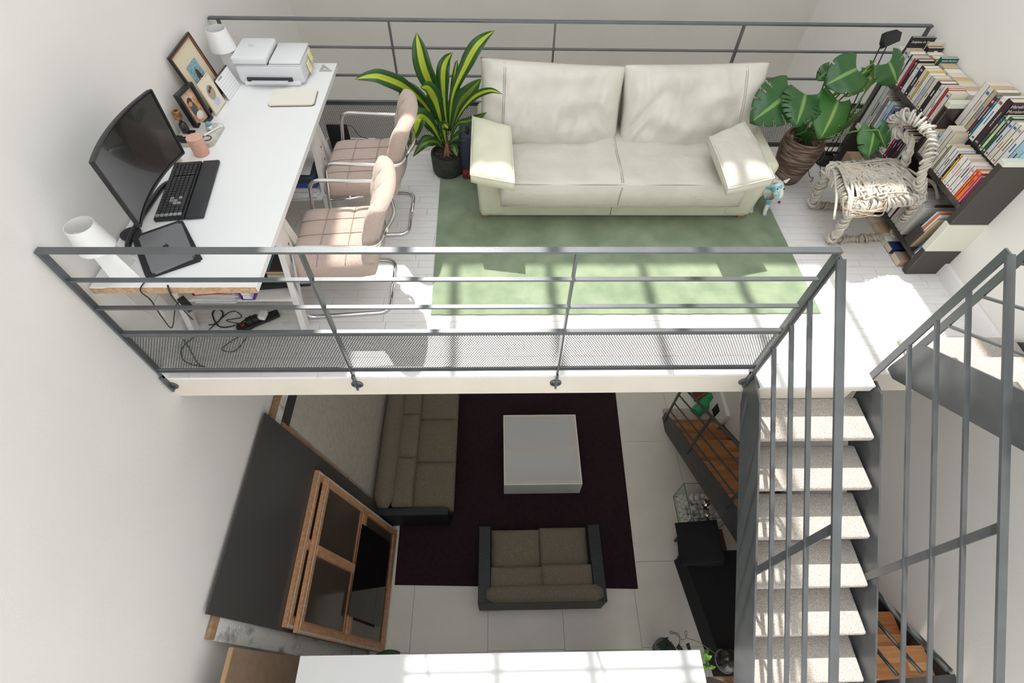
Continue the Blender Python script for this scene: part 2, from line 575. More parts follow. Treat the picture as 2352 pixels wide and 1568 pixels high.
# stair going up from the mezzanine along the right wall
su = thing('staircase', 'steel flight of beige carpeted steps rising from the mezzanine along the right wall', 'staircase', (2.8, 1.6, 0))
stringer_poly([(1.685, 0), (1.615, 0), (.2, .985), (.2, 1.28), (1.64, .312), (1.667, .290), (1.69, .03)], 2.412, 2.424, M_steel, su)
stringer_poly([(1.80, 0), (1.595, 0), (.2, .96), (.2, 1.27), (1.66, .30), (1.84, .075)], 3.14, 3.152, M_steel, su)
for i in range(5):
    yn = 1.80 - .265 * i; z = .18 + .18 * i
    carpet_tread(2.427, 3.138, yn - .285, yn, z, par=su)
d = Vector((0, -1, .68)).normalized()
t = thing('stair_railing', 'steel railing of the rising stair, on its side toward the downward stair', 'railing', (2.45, 1.67, .03))
bm = B(); bar(bm, (2.45, 1.68, .03), (2.45, 1.68, 1.05), .012, .042, (0, 1, 0)); obj('post', bm, M_steel, t)
for u, v in ((2176, 743), (2258, 682), (2352, 612)):
    a = P(u, v, x=2.45)
    bm = B(); a.y = 1.66
    bar(bm, a, a + d * 1.5, .022, .012, (0, 0, 1)); obj('rail_bar', bm, M_steel, t)

# wooden stair rising from the lower floor along the right wall
def woodmat(name, a, b, st_, n=3, rough=.4): return mat(name, a, rough, c2=b, n=n, stretch=st_, ramp=(.3, .7), bump=.04, coat=.15)
M_oak = [woodmat('oiled_wood_%d' % i, c, d_, (1.2, 22, 22)) for i, (c, d_) in enumerate((((.30, .11, .03), (.46, .20, .06)), ((.40, .165, .05), (.52, .25, .09)), ((.22, .075, .022), (.36, .13, .04)), ((.52, .25, .09), (.62, .34, .14))))]
sw = thing('staircase', 'wooden stair with dark steel stringers rising from the lower floor along the right wall', 'staircase', (2.8, 3.3, ZL))
stringer_poly([(3.47, ZL), (3.25, ZL), (.0, ZL + .06 + 3.22 * .715), (.0, ZL + .30 + 3.3 * .772), (3.30, ZL + .315), (3.47, ZL + .17)], 2.395, 2.407, M_steeld, sw)
stringer_poly([(3.40, ZL), (3.2, ZL), (.0, ZL + 3.2 * .74), (.0, ZL + .212 + 3.28 * .74), (3.28, ZL + .212), (3.40, ZL + .12)], 3.125, 3.15, M_blackm, sw)
ro = random.Random(5)
for i in range(13):
    yn = 3.345 - .25 * i; z = ZL + .185 * (i + 1)
    bm = B(); box(bm, 2.407, 3.125, yn - .262, yn, z - .04, z - .004)
    tr = obj('tread', bm, M_oak[2], sw)
    for k in range(5):   # glued staves of the step
        xa = 2.409
        while xa < 3.123:
            L = ro.uniform(.18, .5); xb = min(xa + L, 3.123)
            bm = B(); box(bm, xa, xb - .0006, yn - .26 + .0522 * k, yn - .26 + .0522 * (k + 1) - .0006, z - .02, z - ro.random() * .0004)
            obj('stave', bm, ro.choice(M_oak[:3] + [M_oak[0], M_oak[1], M_oak[3] if ro.random() < .3 else M_oak[0]]), tr)
            xa = xb
    bm = B(); box(bm, 2.407, 3.125, yn - .02, yn - .006, z - .185, z - .04)
    obj('riser', bm, M_oak[2], sw)
bm = rbox(2.42, 3.12, 3.345, 3.60, ZL, ZL + .05, .012, 2)
obj('carpet_step', bm, M_carpet, sw)
t = thing('stair_railing', 'dark steel railing of the wooden stair on the lower level', 'railing', (2.4, 3.37, ZL + .1))
d = Vector((0, -1, .77)).normalized()
for k, h in enumerate((.95, .73, .51, .29)):
    bm = B(); a = Vector((2.4, 3.385, ZL + .17 + h - .09))
    bar(bm, a, a + d * 4.1, .036 if k == 0 else .02, .014 if k == 0 else .011, (0, 0, 1)); obj('handrail' if k == 0 else 'rail_bar', bm, M_steeld, t)
for yy in (3.385, 2.645, 1.73, .8, 0.1):
    zb = ZL + .17 + (3.385 - yy) * .77 - .1
    bm = B(); bar(bm, (2.388, yy, zb), (2.388, yy, zb + .97), .012, .04, (0, 1, 0)); obj('post', bm, M_steeld, t)
# landing where both flights end, outside the picture
bm = B(); box(bm, 1.5, XR, -2.2, -.75, -2.25, -2.05)
structure(obj('floor_landing', bm, M_fascia))
bm = B(); box(bm, 2.39, XR, -.75, 0.1, -2.25, -1.72)
structure(obj('trim_1', bm, M_fascia))
# ------------------------------------------------------------------ green rug
M_green = mat('green_wool_rug', (.185, .245, .15), .95, c2=(.29, .35, .225), n=5, detail=8, ramp=(.35, .7), bump=.5, bscale=220, sheen=.2)
bm = B()
ro = random.Random(2)
pts = [(-.443 + ro.uniform(-.004, .004) if 0 < i < 60 else -.443, 0) for i in range(61)]
edge = [(-.443 + (2.155 + .443) * i / 60, 2.126 + .006 * noise.noise(Vector((i * .6, 0, 0)))) for i in range(61)]
poly = edge + [(2.14, 3.6), (-.47, 3.6)]
prism(bm, poly, 0, .009, 'z')
tag(obj('rug', bm, M_green), 'pale green wool rug under the leather sofa', 'rug')

# ------------------------------------------------------------------ leather sofa
M_leather = mat('cream_leather', (.53, .50, .435), .40, c2=(.575, .545, .475), n=4, bump=1.0, bscale=8, coat=.08)
M_leatherg = mat('greenish_cream_leather', (.58, .57, .43), .42, c2=(.62, .61, .47), n=4, bump=.25, bscale=18, coat=.1)
M_seam = mat('sofa_seam', (.33, .31, .26), .6)
def lay(vs, x, y, off=.0015):
    z = min(vs, key=lambda q: (q[0] - x) ** 2 + (q[1] - y) ** 2)[2]
    return Vector((x, y, z + off))
s = thing('sofa', 'cream leather two-seater sofa with loose pillow arms on the green rug', 'sofa', (.88, 3.3, 0))
bm = B()
add(bm, rbox(-.13, 1.90, 3.055, 3.86, .035, .235, .02, 3))
add(bm, rbox(-.14, .075, 3.045, 3.86, .04, .50, .04, 3))
add(bm, rbox(1.70, 1.93, 3.045, 3.86, .04, .50, .04, 3))
for v in bm.verts:
    if v.co.z > .1:
        k = (v.co.z - .1) / .4
        if v.co.x < -.02: v.co.x -= .02 * k
        if v.co.x > 1.8: v.co.x += .05 * k
obj('base', bm, M_leatherg, s, smooth='auto')
bm = rbox(-.12, 1.91, 3.68, 3.88, .2, .70, .06, 3)
obj('back_panel', bm, M_leather, s, smooth='auto')
def seatcush(x0, x1):
    pb = pillow(x1 - x0, .80, .245, edge=.74, n=48, p=6, seed=3, wr=.012)
    return pb
bm = seatcush(.02, 1.74)
bm.transform(Matrix.Translation((.88, 3.335, .325)))
for v in bm.verts:   # seat front drops and bulges a little
    if v.co.y < 3.0: v.co.y -= .02 * math.sin(PI * max(0, min(1, (v.co.z - .2) / .25)))
seatv = [tuple(v.co) for v in bm.verts if v.co.z > .34]
obj('seat_cushion', bm, M_leather, s, smooth=True)
bm = B()
tube(bm, [Vector((.025 + 1.71 * i / 20, 2.933, .416 + .002 * math.sin(i))) for i in range(21)], .005, 5)
tube(bm, [Vector((.03 + 1.70 * i / 20, 2.926, .238 + .003 * math.sin(i * 1.3))) for i in range(21)], .005, 5)
for dx in (-.006, .006): tube(bm, [lay(seatv, .86 + dx, 2.94 + .015 * i) for i in range(40)], .0022, 4)
tube(bm, [Vector((.86, 2.925, .40)), Vector((.855, 2.92, .33)), Vector((.855, 2.93, .23))], .003, 5)
tube(bm, [Vector((.855, 3.052, .225)), Vector((.85, 3.052, .045))], .003, 5)
obj('seam', bm, M_seam, s, smooth=True)
def backcush(x0, x1, zt0, zt1, seed, flip=1):
    W = x1 - x0
    pb = pillow(W, .56, .30, edge=.35, n=48, p=2.6, seed=seed, wr=.05, pinch=.03)
    # cushion leans: local y is up
    tilt = math.radians(62)
    cx = (x0 + x1) / 2
    M = Matrix.Translation((cx, 3.585, .615)) @ Matrix.Rotation(math.atan2(zt1 - zt0, W) * .5, 4, 'Y').inverted() @ Matrix.Rotation(tilt, 4, 'X')
    for v in pb.verts:   # sag toward the middle of the sofa, deep folds near the inner lower corner
        k = (v.co.x * flip + W / 2) / W
        f = math.exp(-((v.co.x * flip + v.co.y * .9 - W * .32) / .035) ** 2) * math.exp(-((v.co.y + .08) / .2) ** 2)
        f2 = math.exp(-((v.co.x * flip + v.co.y * .7 - W * .24) / .03) ** 2) * math.exp(-((v.co.y + .15) / .13) ** 2)
        if v.co.z > 0: v.co.z -= .022 * f + .018 * f2
        if v.co.y < 0: v.co.y *= 1 + .08 * (1 - abs(v.co.x) / (W / 2))
    bv_ = [tuple(v.co) for v in pb.verts if v.co.z > 0]
    pb.transform(M)
    o = obj('back_cushion', pb, M_leather, s, smooth=True)
    b2 = B()
    for q in ((-.5 * W + .17) * (1 if flip > 0 else -1),):
        for dq in (-.006, .006):
            path = []
            for i in range(15):
                yy = -.245 + .5 * i / 14
                hh = ((1 - abs(2 * (q + dq) / W) ** 2.6) * (1 - min(1, abs(yy / .28)) ** 2.6)) ** .55
                path.append(M @ lay(bv_, q + dq, yy))
            tube(b2, path, .0022, 4)
    rp = [M @ Vector((-W / 2 + W * i / 24, .278 * (1 - .03 * (1 - (2 * i / 24 - 1) ** 2)), .053)) for i in range(25)]
    tube(b2, rp, .0055, 5)
    obj('seam', b2, M_seam, o, smooth=True)
backcush(-.13, .895, .84, .735, 5, 1)
backcush(.90, 1.925, .735, .79, 9, -1)
def armpad(pts, t, seed, m):
    """pillow through four measured corners (far-out, near-out, near-in, far-in)"""
    pb = pillow(2, 2, t, edge=.45, n=26, p=3, seed=seed, wr=0)
    A, Bq, C_, D = [Vector(p) for p in pts]
    for v in pb.verts:
        a, b = (v.co.x + 1) / 2, (v.co.y + 1) / 2      # a across 0 out..1 in, b 0 near..1 far
        near = Bq.lerp(C_, a); far = A.lerp(D, a)
        p = near.lerp(far, b)
        v.co = Vector((p.x, p.y, p.z + v.co.z - .05 * (1 - b) ** 2 + .008 * noise.noise(Vector((p.x * 9, p.y * 9, seed)))))
    o = obj('arm_cushion', pb, m, s, smooth=True)
    b2 = B()
    n = 20
    path = []
    for a, b in [(0, 1 - i / n) for i in range(n)] + [(i / n, 0) for i in range(n)] + [(1, i / n) for i in range(n + 1)]:
        near = Bq.lerp(C_, a); far = A.lerp(D, a)
        p = near.lerp(far, b)
        path.append(Vector((p.x, p.y, p.z + t * .235 - .05 * (1 - b) ** 2)))
    tube(b2, path, .004, 5)
    obj('seam', b2, mat('pale_piping', (.62, .60, .50), .5), o, smooth=True)
z = .575
armpad([P(1086, 275, z=z + .03), P(1080, 396, z=z), P(1182, 415, z=z - .02), P(1172, 300, z=z + .02)], .13, 1, M_leatherg)
armpad([P(1705, 288, z=z + .03), P(1782, 403, z=z), P(1676, 428, z=z - .02), P(1625, 322, z=z + .02)], .13, 4, M_leather)
for x, y in ((-.1, 3.09), (1.87, 3.09), (-.1, 3.82), (1.87, 3.82)):
    bm = rbox(x - .025, x + .025, y - .025, y + .025, .009, .037, .003, 1)
    obj('foot', bm, mat('sofa_foot_wood', (.25, .14, .07), .5), s)

# ------------------------------------------------------------------ desk
M_desk = mat('white_laminate', (.82, .82, .815), .35)
M_ply = mat('raw_particle_board', (.42, .25, .13), .85, c2=(.55, .35, .2), n=60, bump=.6, bscale=90)
M_trestle = mat('whitewashed_pine', (.75, .71, .67), .5, c2=(.79, .76, .72), n=6, stretch=(8, 8, 1))
dk = thing('desk', 'long white desk with a raw chipboard end on trestles along the left wall', 'desk', (-1.59, 2.8, 0))
bm = rbox(-1.985, -1.185, 1.712, 3.925, .703, .74, .0025, 2)
obj('tabletop', bm, M_desk, dk)
bm = B(); 
n = 40
top = [(-1.984 + .796 * i / n, .7385 - .003 * abs(noise.noise(Vector((i * .45, 3, 0)))) - (.006 if i < 4 else 0)) for i in range(n + 1)]
poly = [(-1.984, .704)] + top + [(-1.188, .704)]
prism(bm, [(p[0], p[1]) for p in poly], 1.7055, 1.713, 'y')
obj('raw_edge', bm, M_ply, dk, )
dk.children[-1]['label'] = 'raw brown chipboard edge'
def trestle(y, label, hw=.33):
    t = thing('trestle', label, 'trestle', (-1.57, y, 0), 0, None)
    x0, x1 = -1.93, -1.23
    for x in (x0, x1):
        for sg in (-1, 1):
            bm = B(); bar(bm, (x, y + sg * .225, 0), (x, y + sg * .03, .70), .036, .058, (0, 1, 0))
            # widen to a board
            for v in bm.verts: pass
            obj('leg', bm, M_trestle, t)
    for sg in (-1, 1):
        bm = B(); bar(bm, (x0 - .02, y + sg * .045, .665), (x1 + .02, y + sg * .045, .665), .02, .07, (0, 0, 1))
        obj('cross_beam', bm, M_trestle, t)
    bm = B(); box(bm, x1 - .012, x1 + .012, y - .036, y + .036, .26, .66)
    obj('height_board', bm, M_trestle, t)
    bm = B()
    for k in range(3): lathe(bm, [(0, 0), (.009, 0), (.009, .0015), (0, .0015)], (0, 0, 0), 12, Matrix.Translation((x1 + .012, y, .34 + .095 * k)) @ Matrix.Rotation(PI / 2, 4, 'Y'))
    obj('peg_hole', bm, mat('drilled_hole', (.16, .12, .08), .8), t)
    bm = B(); box(bm, x0 - .01, x1 + .01, y - .19, y + .19, .24, .258)
    obj('shelf', bm, M_trestle, t)
    return t
trestle(2.235, 'white wooden trestle under the raw chipboard end of the desk')
trestle(3.19, 'white wooden trestle under the printer end of the desk')
M_paper = mat('white_paper', (.80, .80, .80), .8)
M_paperg = mat('grey_paper', (.62, .63, .66), .8)
M_blue = mat('royal_blue_card', (.03, .06, .30), .5)
M_red = mat('red_card', (.55, .02, .03), .5)
M_purple = mat('purple_plastic', (.16, .06, .42), .5)
M_cream = mat('cream_paper', (.72, .64, .50), .8)
def loose_sheets(name, label, x0, x1, y0, y1, z0, n, m, seed, cat='papers', par=None, th=.004, jit=.02):
    bm = B(); ro = random.Random(seed)
    for i in range(n):
        a = ro.uniform(-.06, .06); cx, cy = (x0 + x1) / 2 + ro.uniform(-jit, jit), (y0 + y1) / 2 + ro.uniform(-jit, jit)
        b = B(); box(b, -(x1 - x0) / 2, (x1 - x0) / 2, -(y1 - y0) / 2, (y1 - y0) / 2, z0 + i * th, z0 + i * th + th * .8)
        add(bm, b, Matrix.Translation((cx, cy, 0)) @ Matrix.Rotation(a, 4, 'Z'))
    return tag(obj(name, bm, m), label, cat) if par is None else obj(name, bm, m, par)
# papers on the far trestle's shelf
loose_sheets('paper_pile', 'loose white and grey papers spilling from the far trestle shelf', -1.55, -1.25, 2.96, 3.24, .259, 7, M_paper, 1, th=.006)
bm = rbox(-1.54, -1.27, 2.99, 3.23, .302, .332, .002, 1); tag(obj('paper_ream', bm, M_paperg), 'pale grey ream of paper under the blue packet', 'paper')
bk = thing('paper_packet', 'blue packet of printer paper on the far trestle shelf', 'paper', (-1.4, 3.1, .333))
bm = rbox(-1.55, -1.26, 3.0, 3.24, .333, .372, .003, 1); obj('wrapper', bm, M_blue, bk)
bm = B(); box(bm, -1.45, -1.43, 2.999, 3.0005, .335, .37); obj('label_strip', bm, M_paperg, bk)
text('100', .022, frame((-1.465, 3.02, .3725), (1, 0, 0), (0, 0, 1)), M_paperg, bk)
bm = B()
for i in range(5):
    b = B(); box(b, -.14, .14, -.11, .11, .373 + i * .008, .378 + i * .008); add(bm, b, Matrix.Translation((-1.41, 3.11, 0)) @ Matrix.Rotation(.05 * math.sin(i * 3), 4, 'Z'))
tag(obj('folder_pile', bm, mat('dark_blue_grey_card', (.05, .07, .09), .5)), 'dark slate folders on the blue packet', 'folders')
loose_sheets('note_block', 'white sheet with a small print on top of the dark folders', -1.52, -1.30, 3.03, 3.20, .416, 3, M_paper, 5, th=.003, jit=.003)
# items on the near trestle's shelf
def binder(name, label, x0, x1, y0, y1, z0, z1, m, rot=0):
    t = thing(name, label, 'binder', ((x0 + x1) / 2, (y0 + y1) / 2, z0))
    bm = B()
    box(bm, x0, x1, y0, y1, z0, z0 + .004); box(bm, x0, x1, y0, y1, z1 - .004, z1); box(bm, x0, x0 + .005, y0, y1, z0, z1)
    bm.transform(Matrix.Translation(((x0 + x1) / 2, 0, z0)) @ Matrix.Rotation(rot, 4, 'Y') @ Matrix.Translation((-(x0 + x1) / 2, 0, -z0)))
    obj('cover', bm, m, t)
    bm = B(); ro = random.Random(3)
    for i in range(8):
        zz = z0 + .006 + (z1 - z0 - .014) * i / 8
        e = ro.uniform(0, .015)
        box(bm, x0 + .01 + e, x1 - .012 - e, y0 + .004 - e * .5, y1 - .01, zz, zz + (z1 - z0) / 10)
    bm.transform(Matrix.Translation(((x0 + x1) / 2, 0, z0)) @ Matrix.Rotation(rot, 4, 'Y') @ Matrix.Translation((-(x0 + x1) / 2, 0, -z0)))
    obj('sheets', bm, M_paper, t)
    return t
binder('ring_binder', 'open red folder full of papers on the near trestle shelf', -1.80, -1.50, 2.03, 2.25, .325, .375, M_red, -.10)
loose_sheets('paper_pile', 'white paper stack under the red folder', -1.80, -1.56, 2.03, 2.25, .259, 9, M_paper, 9, th=.006)
binder('magazine_file', 'purple plastic magazine file beside the red folder', -1.54, -1.46, 2.04, 2.28, .259, .42, M_purple)
# open black laptop bag with books
bg = thing('laptop_sleeve', 'open black fabric sleeve on the near trestle shelf holding notebooks', 'bag', (-1.32, 2.33, .26))
bm = pillow(.36, .42, .035, edge=.6, n=12, p=8); bm.transform(Matrix.Translation((-1.32, 2.33, .285)) @ Matrix.Rotation(-.1, 4, 'Y'))
obj('sleeve', bm, M_blackm, bg, smooth=True)
cols = [(.05, .035, .03), (.60, .45, .25), (.35, .33, .22), (.62, .57, .48), (.68, .65, .58)]
for k, c in enumerate(cols[::-1]):
    bm = rbox(-1.40, -1.22, 2.17 + .003 * k, 2.41, .305 + .012 * k, .316 + .012 * k, .001, 1)
    tag(obj('notebook', bm, mat('notebook_%d' % k, c, .7)), ['white notebook at the bottom of the pile in the black sleeve', 'cream notebook, second from the bottom in the black sleeve', 'olive notebook in the middle of the pile in the black sleeve', 'tan notebook just under the dark brown one in the black sleeve', 'dark brown notebook with a teal band on top of the pile in the black sleeve'][k], 'notebook')
bm = B(); box(bm, -1.385, -1.378, 2.18, 2.41, .3635, .366); obj('elastic_band', bm, mat('teal_elastic', (.05, .33, .32), .6), bpy.data.objects['notebook.004'])

# cables, power strip and plugs
def cable(name, label, pts, r, m, cat='cable', n=8):
    bm = B(); tube(bm, smoothpath(pts, n), r, 6)
    return tag(obj(name, bm, m, smooth=True), label, cat)
F0 = lambda u, v: P(u, v, z=.008)
cable('black_cable', 'black cable hanging from the laptop down the end of the desk', [(-1.70, 1.80, .752), (-1.735, 1.70, .742), P(347, 690, y=1.69), P(372, 728, y=1.72), P(395, 752, y=1.80), P(405, 700, y=1.75), P(430, 690, y=1.8)], .0032, M_black)
cable('power_lead', 'thick black power lead looping from the adapter across the floor', [P(385, 655, y=1.70), P(395, 680, y=1.70), P(420, 710, y=1.85), F0(450, 738), F0(490, 745), F0(512, 722), F0(500, 708), F0(488, 722), F0(505, 750), F0(545, 745), F0(575, 725)], .0045, M_black)
cable('thin_black_cable', 'thin tangled black cable near the power strip', [F0(480, 757), F0(530, 715), F0(555, 728), F0(520, 735), F0(545, 742), F0(590, 745), F0(560, 765), F0(510, 800), F0(540, 805), F0(570, 770)], .003, M_black)
cable('looped_cable', 'black cable loop behind the perforated railing panel', [F0(415, 770), F0(435, 800), F0(455, 835), F0(470, 842), F0(425, 830), F0(418, 800), F0(450, 770)], .003, M_black)
bm = rbox(*(-.045, .045, -.02, .02, 0, .03), .004, 2); bm.transform(Matrix.Translation(P(428, 700, y=1.86)) @ Matrix.Rotation(-.7, 4, 'Z') @ Matrix.Rotation(.6, 4, 'Y'))
tag(obj('power_adapter', bm, M_black, smooth='auto'), 'black laptop power adapter hanging below the desk', 'adapter')
ps = thing('power_strip', 'black power strip with a red switch on the floor beneath the desk', 'power strip', F0(585, 735), 0)
a, b = P(545, 757, z=.02), P(640, 718, z=.02)
bm = B(); bar(bm, a, b, .055, .034); bmesh.ops.bevel(bm, geom=list(bm.edges), offset=.006, segments=2, affect='EDGES'); obj('body', bm, M_black, ps)
c = a.lerp(b, .12); c.z = .039
bm = B(); dd = (b - a).normalized(); bar(bm, c, c + dd * .018, .012, .006); obj('switch', bm, mat('red_switch', (.7, .02, .02), .3), ps)
for k, q in enumerate((.33, .47)):
    c = a.lerp(b, q); bm = rbox(-.018, .018, -.02, .02, 0, .035, .005, 2); bm.transform(Matrix.Translation((c.x, c.y, .037)) @ Matrix.Rotation(.4, 4, 'Z'))
    tag(obj('plug', bm, M_black, smooth='auto'), ['larger black plug next to the red switch', 'black plug in the middle of the power strip'][k], 'plug')
c = a.lerp(b, .66)
t = thing('charger', 'white square charger plugged into the power strip', 'charger', (c.x, c.y, .037))
bm = rbox(-.022, .022, -.03, .03, 0, .032, .006, 3); bm.transform(Matrix.Translation((c.x, c.y, .037)) @ Matrix.Rotation(-.15, 4, 'Z')); obj('body', bm, M_white, t, smooth='auto')
cable('white_cable', 'white cable running from the charger across the floor', [(c.x, c.y + .03, .06), F0(615, 715), F0(632, 722), F0(655, 745), F0(662, 758)], .0028, M_white)
cable('long_white_cable', 'white cable lying along the power strip', [F0(500, 757), F0(512, 738), F0(540, 718), F0(560, 714), F0(600, 712), F0(570, 738), F0(545, 745), F0(538, 758)], .0026, M_white)
cable('white_loop', 'thin white cable loop near the trestle foot', [F0(645, 712), F0(662, 722), F0(662, 740), F0(650, 756)], .0022, M_white)
t = thing('wall_socket', 'white double socket low on the left wall beneath the desk', 'socket', (XL, 2.0, .2))
a = P(375, 705, x=XL + .006)
bm = rbox(XL, XL + .01, a.y - .04, a.y + .04, a.z - .045, a.z + .07, .004, 2); obj('plate', bm, M_white, t)
bm = B(); lathe(bm, [(0, 0), (.018, 0), (.018, .002), (0, .002)], (0, 0, 0), 14, Matrix.Translation((XL + .01, a.y, a.z - .01)) @ Matrix.Rotation(PI / 2, 4, 'Y')); obj('outlet', bm, M_cream, t)
cable('white_lead', 'thin white cord hanging down the left wall from the desk lamp', [(XL + .008, 1.80, .73), P(290, 680, x=XL + .008), P(330, 715, x=XL + .008), P(360, 735, x=XL + .008), P(378, 750, x=XL + .008)], .0022, M_white)

# storage box of odds and ends beyond the far trestle
sb = thing('storage_box', 'white open storage box on the floor behind the far trestle', 'box', (-1.17, 3.62, 0))
for a in ((-1.36, -.98, 3.50, 3.508, .002, .24), (-1.36, -.98, 3.742, 3.75, .002, .24), (-1.36, -1.352, 3.508, 3.742, .002, .24), (-.988, -.98, 3.508, 3.742, .002, .24), (-1.352, -.988, 3.508, 3.742, .002, .01)):
    bm = B(); box(bm, *a); obj('box_side', bm, M_white, sb)
def item(name, label, cat, a, m, rx=0, ry=0):
    cx, cy = (a[0] + a[1]) / 2, (a[2] + a[3]) / 2
    b = rbox(a[0] - cx, a[1] - cx, a[2] - cy, a[3] - cy, 0, a[5] - a[4], .003, 1)
    b.transform(Matrix.Translation((cx, cy, a[4])) @ Matrix.Rotation(rx, 4, 'X') @ Matrix.Rotation(ry, 4, 'Y'))
    return tag(obj(name, b, m), label, cat)
item('tablet', 'flat black case standing in the white storage box', 'case', (-1.33, -1.17, 3.70, 3.72, .012, .37), M_blackm, -.04)
item('book', 'red-orange book standing in the white storage box', 'book', (-1.08, -1.045, 3.53, 3.69, .012, .27), mat('brick_red_card', (.45, .05, .025), .5))
item('book', 'white box file beside the red-orange book in the storage box', 'file', (-1.13, -1.09, 3.53, 3.70, .012, .26), M_paper)
item('highlighter', 'black marker with an orange-red cap leaning in the storage box', 'marker', (-1.16, -1.145, 3.55, 3.565, .012, .33), M_black, .1)
item('marker_cap', 'orange-red cap on the black marker in the storage box', 'cap', (-1.161, -1.144, 3.515, 3.533, .332, .355), mat('signal_orange', (.85, .10, .02), .4), .1)
cable('earphone_cable', 'thin black and white wires spilling over the storage box rim', [(-1.20, 3.68, .36), (-1.12, 3.66, .40), (-1.06, 3.62, .34), (-1.0, 3.64, .30), (-.99, 3.60, .28), (-.965, 3.58, .15), (-.96, 3.6, .03)], .0025, M_black)
ph = thing('letter_holder', 'white sheet holder with letters between the far lamp and the printer', 'holder', (-1.86, 3.86, .741))
b = B(); box(b, -.004, 0, -.10, .10, 0, .17); b.transform(Matrix.Translation((-1.815, 3.80, .742)) @ Matrix.Rotation(-.12, 4, 'Y') @ Matrix.Rotation(.15, 4, 'Z')); obj('sheet', b, M_white, ph)
for k, m_ in enumerate((M_paper, M_paperg, mat('green_card', (.10, .40, .18), .6))):
    b = B(); box(b, -.002, 0, -.07 + .01 * k, .06, 0, .15 - .03 * k); b.transform(Matrix.Translation((-1.822 - .006 * k, 3.80, .745)) @ Matrix.Rotation(-.13 - .03 * k, 4, 'Y') @ Matrix.Rotation(.15, 4, 'Z')); obj('letter', b, m_, ph)

# ------------------------------------------------------------------ pink tufted cantilever chairs
M_tweed = mat('dusty_pink_tweed', (.44, .33, .275), .95, c2=(.54, .42, .355), n=190, ramp=(.35, .65), bump=.55, bscale=240, sheen=.3)
M_stitch = mat('pink_stitching', (.36, .27, .22), .9)
def tufted(w, d, t, nx, ny, per=7, edge=.5):
    bm = B()
    NX, NY = nx * per, ny * per
    def hh(i, j):
        s, q = -1 + 2 * i / NX, -1 + 2 * j / NY
        E = ((1 - abs(s) ** 6) * (1 - abs(q) ** 6)) ** .4 if abs(s) < 1 and abs(q) < 1 else 0
        a, b = (i % per) / per, (j % per) / per
        c = (abs(math.sin(PI * a)) ** .35) * (abs(math.sin(PI * b)) ** .35)
        return t / 2 * (edge + (1 - edge) * E) - .013 * (1 - c) * (E > .3)
    def xy(i, j):
        s, q = -1 + 2 * i / NX, -1 + 2 * j / NY
        rr = 1 - .045 * (abs(s) ** 6 * abs(q) ** 6)
        return s * w / 2 * rr, q * d / 2 * rr
    top = [[bm.verts.new((*xy(i, j), hh(i, j))) for j in range(NY + 1)] for i in range(NX + 1)]
    mid = [[None] * (NY + 1) for _ in range(NX + 1)]
    for i in range(NX):
        for j in range(NY): bm.faces.new((top[i][j], top[i + 1][j], top[i + 1][j + 1], top[i][j + 1]))
    rim = [(i, 0) for i in range(NX)] + [(NX, j) for j in range(NY)] + [(i, NY) for i in range(NX, 0, -1)] + [(0, j) for j in range(NY, 0, -1)]
    prev = [top[i][j] for i, j in rim]
    for ex, z in ((1.03, t * .05), (1.03, -t * .2), (.97, -t * .5)):
        cur = [bm.verts.new((xy(i, j)[0] * ex, xy(i, j)[1] * ex, z)) for i, j in rim]
        for k in range(len(rim)):
            k2 = (k + 1) % len(rim)
            bm.faces.new((prev[k], cur[k], cur[k2], prev[k2]))
        prev = cur
    bm.faces.new(prev)
    return bm
def seams(w, d, t, nx, ny, edge=.5):
    bm = B()
    def z(x, y):
        s, q = 2 * x / w, 2 * y / d
        E = ((1 - abs(s) ** 6) * (1 - abs(q) ** 6)) ** .4 if abs(s) < 1 and abs(q) < 1 else 0
        return t / 2 * (edge + (1 - edge) * E) - .010 * (E > .3)
    for k in range(1, nx):
        x = -w / 2 + w * k / nx
        tube(bm, [Vector((x, -d / 2 * .97 + d * .97 * i / 16, z(x, -d / 2 * .97 + d * .97 * i / 16))) for i in range(17)], .0028, 4)
    for k in range(1, ny):
        y = -d / 2 + d * k / ny
        tube(bm, [Vector((-w / 2 * .97 + w * .97 * i / 16, y, z(-w / 2 * .97 + w * .97 * i / 16, y))) for i in range(17)], .0028, 4)
    return bm
